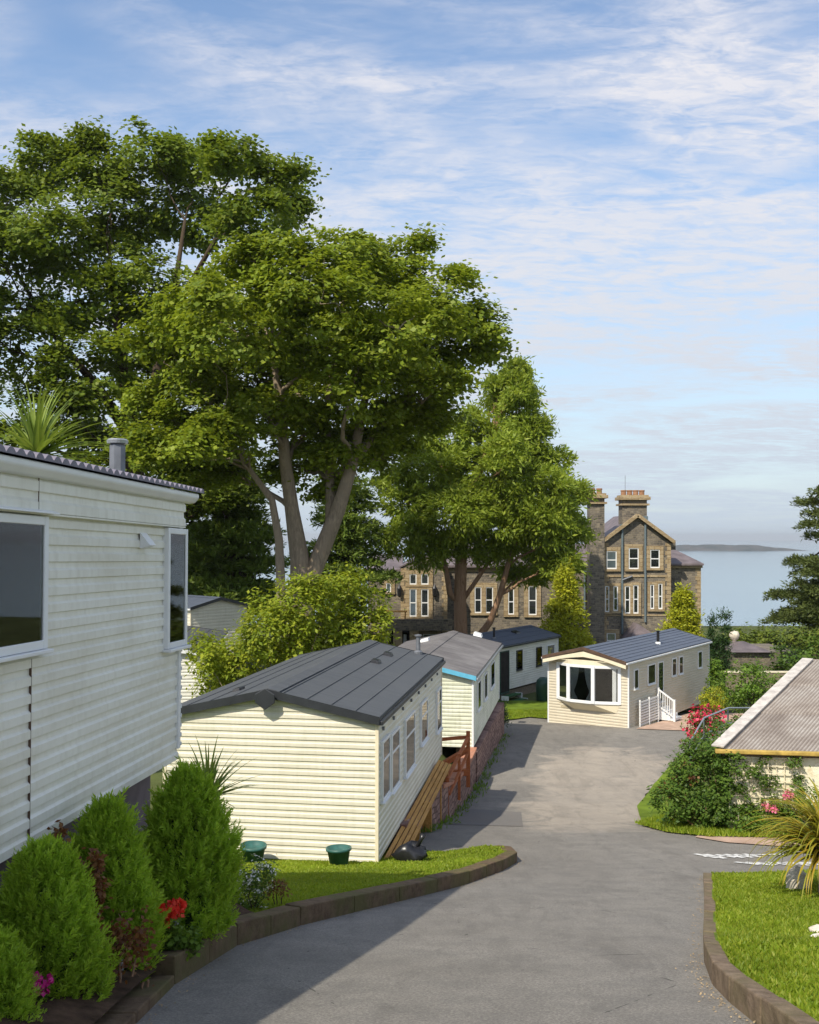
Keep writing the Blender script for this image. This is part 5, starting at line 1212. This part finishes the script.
# sea hedge
for i, (px, py, r, lab) in enumerate(((712, 650, 16, 'low hedge bush just right of the dark cypress'), (745, 640, 16, 'hedge bush directly above the outbuilding roof'), (775, 643, 18, 'rounded hedge bush right of the outbuilding finial'), (800, 640, 20, 'large hedge bush under the pine tiers'), (825, 640, 24, 'hedge bush at the right edge below the pine'), (735, 637, 9, 'small hedge tuft on the sea skyline'), (762, 636, 10, 'small pale hedge tuft on the sea skyline before the water'))):
    shrub('hedge_bush', lab, 'bush', PB([(px - r * .5, py + 4, r * .8), (px + r * .5, py + 3, r * .8), (px, py - r * .1, r * .75), (px, py + 12, r)], 82, jit=1.5, seed=i), M['hedge'], 70 + i, 1.1, 26, .6, .3, (X_(px, 82), 82, -8.9), 'hedge bushes on the sea side', .6)
for i, (px, py, r, dd) in enumerate(((790, 660, 18, 60), (815, 655, 22, 56))):
    shrub('hedge_bush', ('dark bush behind the outbuilding corner', 'dark bush above the corrugated roof ridge')[i], 'bush', PB([(px, py, r), (px + 8, py + 6, r), (px - 8, py + 8, r * .8)], dd, jit=1, seed=i), M['shrub2'], 80 + i, 2, 26, .4, .2, (X_(px, dd), dd, -8.3), 'hedge bushes on the sea side', .6)

# metal railing
mr = thing('metal_railing', 'grey galvanised handrail among the shrubs above the shed', 'railing', (X_(700, 26), 26, -6.9)); b0 = Vector(mr.location)
pR = [P3(690, 742, 25), P3(704, 718, 27), P3(728, 708, 29), P3(757, 708, 30)]
for a, b in zip(pR, pR[1:]):
    MB().tube([a - b0, b - b0], .024, 8).build('top_rail', M['steel'], mr); MB().tube([a - b0 - Vector((0, 0, .45)), b - b0 - Vector((0, 0, .45))], .025, 8).build('lower_rail', M['steel'], mr)
for p in pR: MB().tube([p - b0, p - b0 - Vector((0, 0, 1.1))], .024, 8).build('post', M['steel'], mr)

# ------------- thujas by the near caravan
def thuja(px, pyt, pyb, d, wpx, label, seed, nplume=1500, sz=1.):
    rgm = np.random.default_rng(seed); cx = X_(px, d); zb = Z_(pyb, d); zt = Z_(pyt, d); Hh = zt - zb; w = wpx * d / 1000 / 2
    base = (cx, d, zb); t = thing('thuja_bush', label, 'bush', base, 0, 'conical evergreen bushes in the flower bed')
    m = nplume; u = rgm.random(m) ** .85; a = rgm.uniform(0, 2 * PI, m)
    prof_ = np.interp(u, [0, .08, .25, .5, .75, .92, 1], [.72, .9, 1.0, .92, .66, .34, .06]) * w
    lump = 1 + .09 * np.sin(a * 3 + u * 8 + seed) + .09 * np.sin(a * 5 - u * 15 + seed) + .05 * np.sin(a * 11 + u * 31)
    rad = prof_ * lump * rgm.uniform(.62, 1.0, m); out = np.stack([np.cos(a), np.sin(a), 0 * a], 1)
    P = np.array([0, 0, 0]) + out * rad[:, None]; P[:, 2] = u * Hh * .94
    D = nrm(out * (.62 - .35 * u)[:, None] + np.array([0, 0, .85]) + rgm.normal(size=(m, 3)) * .22)
    side = nrm(np.cross(D, out + rgm.normal(size=(m, 3)) * .6)); nf = 26
    pl = .15 * sz * rgm.uniform(.6, 1.2, m) * np.where(rgm.random(m) < .05, 1.3, 1)
    k = (np.arange(nf) / nf); Vs = []
    for j in range(nf):
        f = k[j]; s_ = 1 if j % 2 else -1
        o = P + D * (pl * f)[:, None]; A_ = D * .8 + side * s_ * .75 * (1.1 - f) + rgm.normal(size=(m, 3)) * .16
        L = pl * (.42 - .2 * f) * rgm.uniform(.8, 1.2, m); N = np.cross(D, side) + rgm.normal(size=(m, 3)) * .5
        Vs.append(leaves(o, N, L, L * .22, A_))
    quads_mesh('foliage', np.concatenate(Vs), M['thuja'], t)
    mb = MB(); mb.tube([(0, 0, -.1), (0, 0, Hh * .5), (0, 0, Hh * .85)], [.04, .03, .01], 7)
    for i in range(60):
        h_ = rgm.uniform(.05, .8) * Hh; aa = rgm.uniform(0, 2 * PI); rr = w * .6 * (1 - h_ / Hh * .7); mb.tube([(0, 0, h_), (math.cos(aa) * rr, math.sin(aa) * rr, h_ + .12)], [.012, .004], 4)
    mb.build('trunk', M['darkbark'], t)
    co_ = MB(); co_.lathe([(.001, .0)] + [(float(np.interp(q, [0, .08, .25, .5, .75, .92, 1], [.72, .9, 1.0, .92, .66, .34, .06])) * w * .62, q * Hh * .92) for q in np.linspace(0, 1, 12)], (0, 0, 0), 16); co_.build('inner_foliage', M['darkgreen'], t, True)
    return t
thuja(187, 772, 938, 8.35, 98, 'tallest conical evergreen bush, furthest from the camera beside red flowers', 91, 2600, 1.)
thuja(108, 806, 990, 7.1, 92, 'middle conical evergreen bush behind the bronze leaved stems', 92, 2300, .95)
thuja(45, 848, 1035, 6.0, 112, 'wide evergreen bush with two humps under the weathered caravan', 93, 2600, .85)
thuja(-6, 940, 1075, 5.35, 76, 'small evergreen bush cut off by the lower left corner', 94, 1500, .75)

# spiky plants
def spiky(name, label, cat, c, n, L, wdt, mat, seed, el=(0, 85), base=None, droop=.5, az=(0, 360), stem=None):
    rgm = np.random.default_rng(seed); c = Vector(c); base = Vector(base) if base is not None else c
    t = thing(name, label, cat, base); vs = []; mb = MB()
    for i in range(n):
        a = R(rgm.uniform(*az)); e = R(rgm.uniform(*el)); l = L * rgm.uniform(.7, 1.1); w = wdt * rgm.uniform(.7, 1.2)
        dh = Vector((math.cos(a), math.sin(a), 0)); sd_ = Vector((-math.sin(a), math.cos(a), 0)); seg = 7; p = c - base; ang = e; pts = []
        for s_ in range(seg + 1):
            pts.append(p.copy()); p = p + (dh * math.cos(ang) + Vector((0, 0, math.sin(ang)))) * (l / seg); ang -= droop * (.4 + s_ / seg) / seg * rgm.uniform(.8, 1.6)
        k = len(mb.v)
        for s_, q_ in enumerate(pts):
            ww = w * (.55 + .45 * math.sin(PI * min(1, s_ / seg * 1.6 + .1))) * (1 - (s_ / seg) ** 2.2) + .002
            mb.v += [tuple(q_ + sd_ * ww / 2 + Vector((0, 0, ww * .18))), tuple(q_), tuple(q_ - sd_ * ww / 2 + Vector((0, 0, ww * .18)))]
        for s_ in range(seg):
            o = k + s_ * 3; mb.f += [(o, o + 1, o + 4, o + 3), (o + 1, o + 2, o + 5, o + 4)]
    mb.build('leaves', mat, t, True)
    if stem: MB().tube([(0, 0, -.1), tuple((c - base) * .5), tuple(c - base)], stem, 9).build('stem', M['bark'], t, True)
    return t
cc = P3(36, 458, 22.); spiky('cordyline_palm', 'spiky green palm crown rising behind the weathered caravan roof', 'palm', cc, 120, 1.95, .12, M['cordy'], 101, (-10, 85), (cc.x, cc.y, -5.9), .7, stem=[.24, .2, .16])
cc = P3(208, 800, 10.6); spiky('cordyline_plant', 'dark spiky plant poking out behind the tallest evergreen bush', 'plant', cc, 80, .66, .05, M['cordy'], 102, (-15, 80), (cc.x, cc.y, zlawnL(cc.x, cc.y)), .5, stem=[.06, .05, .05])
cc = P3(826, 858, 12.6); spiky('flax_plant', 'large orange and yellow striped flax arching in from the right edge', 'plant', cc, 380, 1.22, .075, M['phorm'], 103, (15, 88), (cc.x, cc.y, zlawnR(cc.x, cc.y)), 2.0, stem=[.1, .09, .08])
cc = P3(835, 850, 12.5); spiky('grass_tuft', 'green grassy tuft beneath the orange flax leaves', 'plant', cc, 90, .55, .03, M['shrub'], 104, (10, 80), (cc.x, cc.y, zlawnR(cc.x, cc.y)), 1.6)

def blob_rock(name, label, c, s, seed, mat):
    rr = random.Random(seed); bm = bmesh.new(); bmesh.ops.create_icosphere(bm, subdivisions=3, radius=1)
    ph = [rr.uniform(0, 6) for _ in range(6)]
    for v in bm.verts:
        n_ = v.co.copy(); k = 1 + .16 * math.sin(n_.x * 3 + ph[0]) + .14 * math.sin(n_.y * 4 + ph[1]) + .1 * math.sin(n_.z * 5 + ph[2]) + .05 * math.sin(n_.x * 11 + n_.y * 9 + ph[3])
        v.co = Vector((n_.x * s[0] * k, n_.y * s[1] * k, max(-.35, n_.z) * s[2] * k))
    me = bpy.data.meshes.new(name); bm.to_mesh(me); bm.free(); o = link(name, me, mat, None, False); o.location = c; tag(o, label, 'rock'); return o
x, y = X_(797, 13.2), 13.2; blob_rock('rock', 'pale pointed rock at the foot of the orange flax', (x, y, zlawnR(x, y) + .03), (.17, .13, .22), 1, M['rock'])
x, y = X_(817, 9.3), 9.3; blob_rock('rock', 'small white rock on the right hand lawn by the picture edge', (x, y, zlawnR(x, y) + .02), (.06, .06, .06), 2, M['rock'])
x, y = X_(822, 8.9), 8.75; blob_rock('rock', 'flat buff stone sunk in the right hand lawn', (x, y, zlawnR(x, y) + .0), (.22, .1, .035), 3, M['rock'])
x, y = X_(101, 6.3), 6.3; blob_rock('rock', 'white rock in the soil beneath the two humped evergreen', (x, y, zbed(x, y) + .02), (.045, .04, .04), 4, M['rock'])

# ------------- bed planting
def flowerplant(name, label, px, py, d, r, leafm, flm, seed, n=140, nf=26, fs=.03, ls=.05, hgt=None):
    rgm = np.random.default_rng(seed); c = P3(px, py, d); zb = zbed(c.x, c.y); t = thing(name, label, 'flowers', (c.x, c.y, zb)); Hh = max(.08, c.z - zb); mb = MB(); LV = []; FV = []
    for i in range(n):
        a = rgm.uniform(0, 2 * PI); q = r * math.sqrt(rgm.random()); e = np.array([math.cos(a) * q, math.sin(a) * q, Hh * rgm.uniform(.3, 1.0)])
        if i % 4 == 0: mb.tube([(e[0] * .3, e[1] * .3, 0), tuple(e)], [.004, .003], 4)
        LV.append(e)
    E = np.array(LV); N = rgm.normal(size=(n, 3)) * .6 + np.array([0, 0, 1]); quads = leaves(E, N, ls * rgm.uniform(.7, 1.2, n), ls * .8)
    quads_mesh('leaves', quads, leafm, t); mb.build('stems', M['shrub2'], t)
    for i in range(nf):
        a = rgm.uniform(0, 2 * PI); q = r * math.sqrt(rgm.random()) * .9; c0 = np.array([math.cos(a) * q, math.sin(a) * q, Hh * rgm.uniform(.85, 1.25)])
        m = 14; N = nrm(rgm.normal(size=(m, 3))); FV.append(leaves(c0 + N * fs * .5, N * .3 + rgm.normal(size=(m, 3)) * .5, fs, fs * .9, N))
    for f_ in FV: quads_mesh('flower', f_, flm, t)
    return t
flowerplant('geranium', 'bright red geranium heads between the kerb and the tallest evergreen', 168, 915, 7.45, .12, M['shrub'], M['red'], 111, 150, 26, .038, .05)
flowerplant('petunia', 'magenta flowers in the bottom left corner of the bed', 34, 1018, 5.6, .09, M['shrub2'], M['magenta'], 112, 60, 16, .035, .035)
flowerplant('border_leaves', 'low green leafy plant beside the red geranium', 186, 930, 7.6, .13, M['shrub'], None, 113, 260, 0, .03, .05)
def bronze(label, spots, seed, name='bronze_shrub'):
    rgm = np.random.default_rng(seed); px, py, d = spots[0][0], spots[0][1], spots[0][2]; c = P3(px, py, d); b0 = Vector((c.x, c.y, zbed(c.x, c.y))); t = thing(name, label, 'shrub', b0); mb = MB(); VV = []
    for px, py, d, r, n in spots:
        c = P3(px, py, d) - b0; mb.tube(wobble((c.x * .6, c.y * .6, -.02), c, 5, .03, rgm), [.009, .008, .007, .006, .005, .003], 5)
        o = rgm.normal(size=(n, 3)) * r * np.array([.45, .45, .9]); P = np.array(c) + o; N = rgm.normal(size=(n, 3)) + np.array([0, 0, .6]); VV.append(leaves(P, N, .044 * rgm.uniform(.6, 1.3, n), .026))
    mb.build('stems', M['redbark'], t); quads_mesh('leaves', np.concatenate(VV), M['redleaf'], t)
bronze('tall bronze leaved stems rising between two evergreen bushes', [(97, 890, 6.4, .055, 200), (97, 865, 6.4, .04, 150), (95, 915, 6.4, .05, 120), (76, 872, 6.6, .07, 130), (60, 835, 6.7, .05, 90), (88, 935, 6.4, .08, 150)], 121)
bronze('bushy bronze shrub above the little garden light', [(120, 945, 6.4, .10, 260), (105, 955, 6.35, .09, 200), (140, 942, 6.6, .09, 200), (100, 975, 6.3, .08, 160), (88, 960, 6.2, .07, 120)], 122)
bronze('small bronze seedling at the end of the timber kerb', [(148, 1002, 6.75, .045, 110), (140, 1006, 6.7, .03, 50)], 123)
shrub('flowering_shrub', 'airy shrub dotted with white flowers at the kerb before the green pots', 'shrub', PB([(248, 875, 16), (262, 880, 14), (245, 895, 16), (256, 902, 14), (268, 868, 8)], 10.5, jit=.1), M['shrub2'], 124, 90, 16, .055, .035, (X_(252, 10.5), 10.5, zlawnL(X_(252, 10.5), 10.5)), None, .5, ('flower', M['white'], 75, .026, 7))
shrub('bronze_shrub', 'reddish spreading shrub on the lawn right of the white flowers', 'shrub', PB([(278, 882, 8), (285, 888, 6), (272, 892, 7)], 10.7, jit=.05), M['redleaf'], 125, 90, 14, .05, .035, (X_(278, 10.7), 10.7, zlawnL(X_(278, 10.7), 10.7)), None, .5)
# garden lights
def glight(px, py, d, label):
    c = P3(px, py, d); zb = zbed(c.x, c.y); t = thing('garden_light', label, 'garden light', (c.x, c.y, zb)); h = c.z - zb
    MB().tube([(0, 0, -.05), (0, 0, h - .04)], .006, 6).build('stake', M['steel'], t); MB().lathe([(.001, h - .045), (.016, h - .04), (.022, h + .01), (.028, h + .012), (.026, h + .022), (.001, h + .03)], (0, 0, 0), 12).build('lamp_head', M['steel'], t)
glight(121, 964, 6.5, 'little grey stake light under the bronze shrub'); glight(96, 918, 6.45, 'thin stake light hidden among tall bronze stems'); glight(176, 925, 7.9, 'thin stake light by the red geranium')
# fallen leaves along the kerbs
rgf = np.random.default_rng(5); PP = []
for _ in range(420):
    s_ = rgf.integers(0, len(KR) - 1); f = rgf.random(); a = KR[s_]; b = KR[s_ + 1]; q = abs(rgf.normal(0, .07)); x = a[0] + (b[0] - a[0]) * f - .02 - q; y = a[1] + (b[1] - a[1]) * f; PP.append((x, y, zroad(x, y) + .008))
for _ in range(260):
    s_ = rgf.integers(0, len(KL) - 2); f = rgf.random(); a = KL[s_]; b = KL[s_ + 1]; q = abs(rgf.normal(0, .06)); x = a[0] + (b[0] - a[0]) * f + .02 + q; y = a[1] + (b[1] - a[1]) * f - .01; PP.append((x, y, zroad(x, y) + .008))
PP = np.array(PP); N = rgf.normal(size=(len(PP), 3)) * .25 + np.array([0, 0, 1])
lf = quads_mesh('leaf_litter', leaves(PP, N, rgf.uniform(.008, .026, len(PP)), .013), m_plain('dry_leaf_litter', (.32, .24, .14), .9, .5, 5)); tag(lf, 'dry leaf litter gathered along the kerbs of the lane', 'leaf litter', kind='stuff')

# weeds along the retaining wall foot
def weeds(label, pts, n, seed, h=.16):
    rgm = np.random.default_rng(seed); Q = []
    for _ in range(n):
        s_ = rgm.integers(0, len(pts) - 1); f = rgm.random(); a = pts[s_]; b = pts[s_ + 1]; x = a[0] + (b[0] - a[0]) * f + abs(rgm.normal(0, .14)); y = a[1] + (b[1] - a[1]) * f; 
        if math.sin(y * 3.1) + math.sin(y * 7.7) < -.6: continue
        Q.append((x, y, zroad(x, y)))
    Q = np.array(Q); N = rgm.normal(size=(len(Q), 3)); A_ = rgm.normal(size=(len(Q), 3)) * .5 + np.array([0, 0, 1]); L = h * rgm.uniform(.3, 1.1, len(Q))
    o = quads_mesh('weeds', leaves(Q, N, L, L * .2, A_), M['shrub']); tag(o, label, 'weeds', kind='stuff')
weeds('weeds growing along the foot of the stone retaining walls', [(.2, 20.2), (.78, 22.5), (1.75, 28), (2.06, 30), (2.9, 34.6), (3.75, 39.3)], 1300, 7, .18)
shrub('corner_bush', 'small dark bush at the far end of the red stone wall', 'bush', PB([(501, 712, 7), (503, 720, 6), (500, 704, 5)], 39.8, jit=.1), M['darkgreen'], 131, 30, 18, .12, .08, (X_(501, 39.8), 39.8, -7.75), None, .5)

# ---------------------------------------------------------------- sea haze
hb = MB().box((-20000, -300, -75), (20000, 22000, 45))
hn = NT('haze_air'); pv = hn.n('ShaderNodeVolumePrincipled'); pv.inputs['Color'].default_value = (.96, .985, 1, 1); pv.inputs['Density'].default_value = 1.0e-4; pv.inputs['Anisotropy'].default_value = .3
hn.l(pv.outputs[0], hn.out.inputs['Volume'])
ho = hb.build('haze', hn.m); tag(ho, 'thin pale sea haze softening the far island', 'haze', kind='stuff')
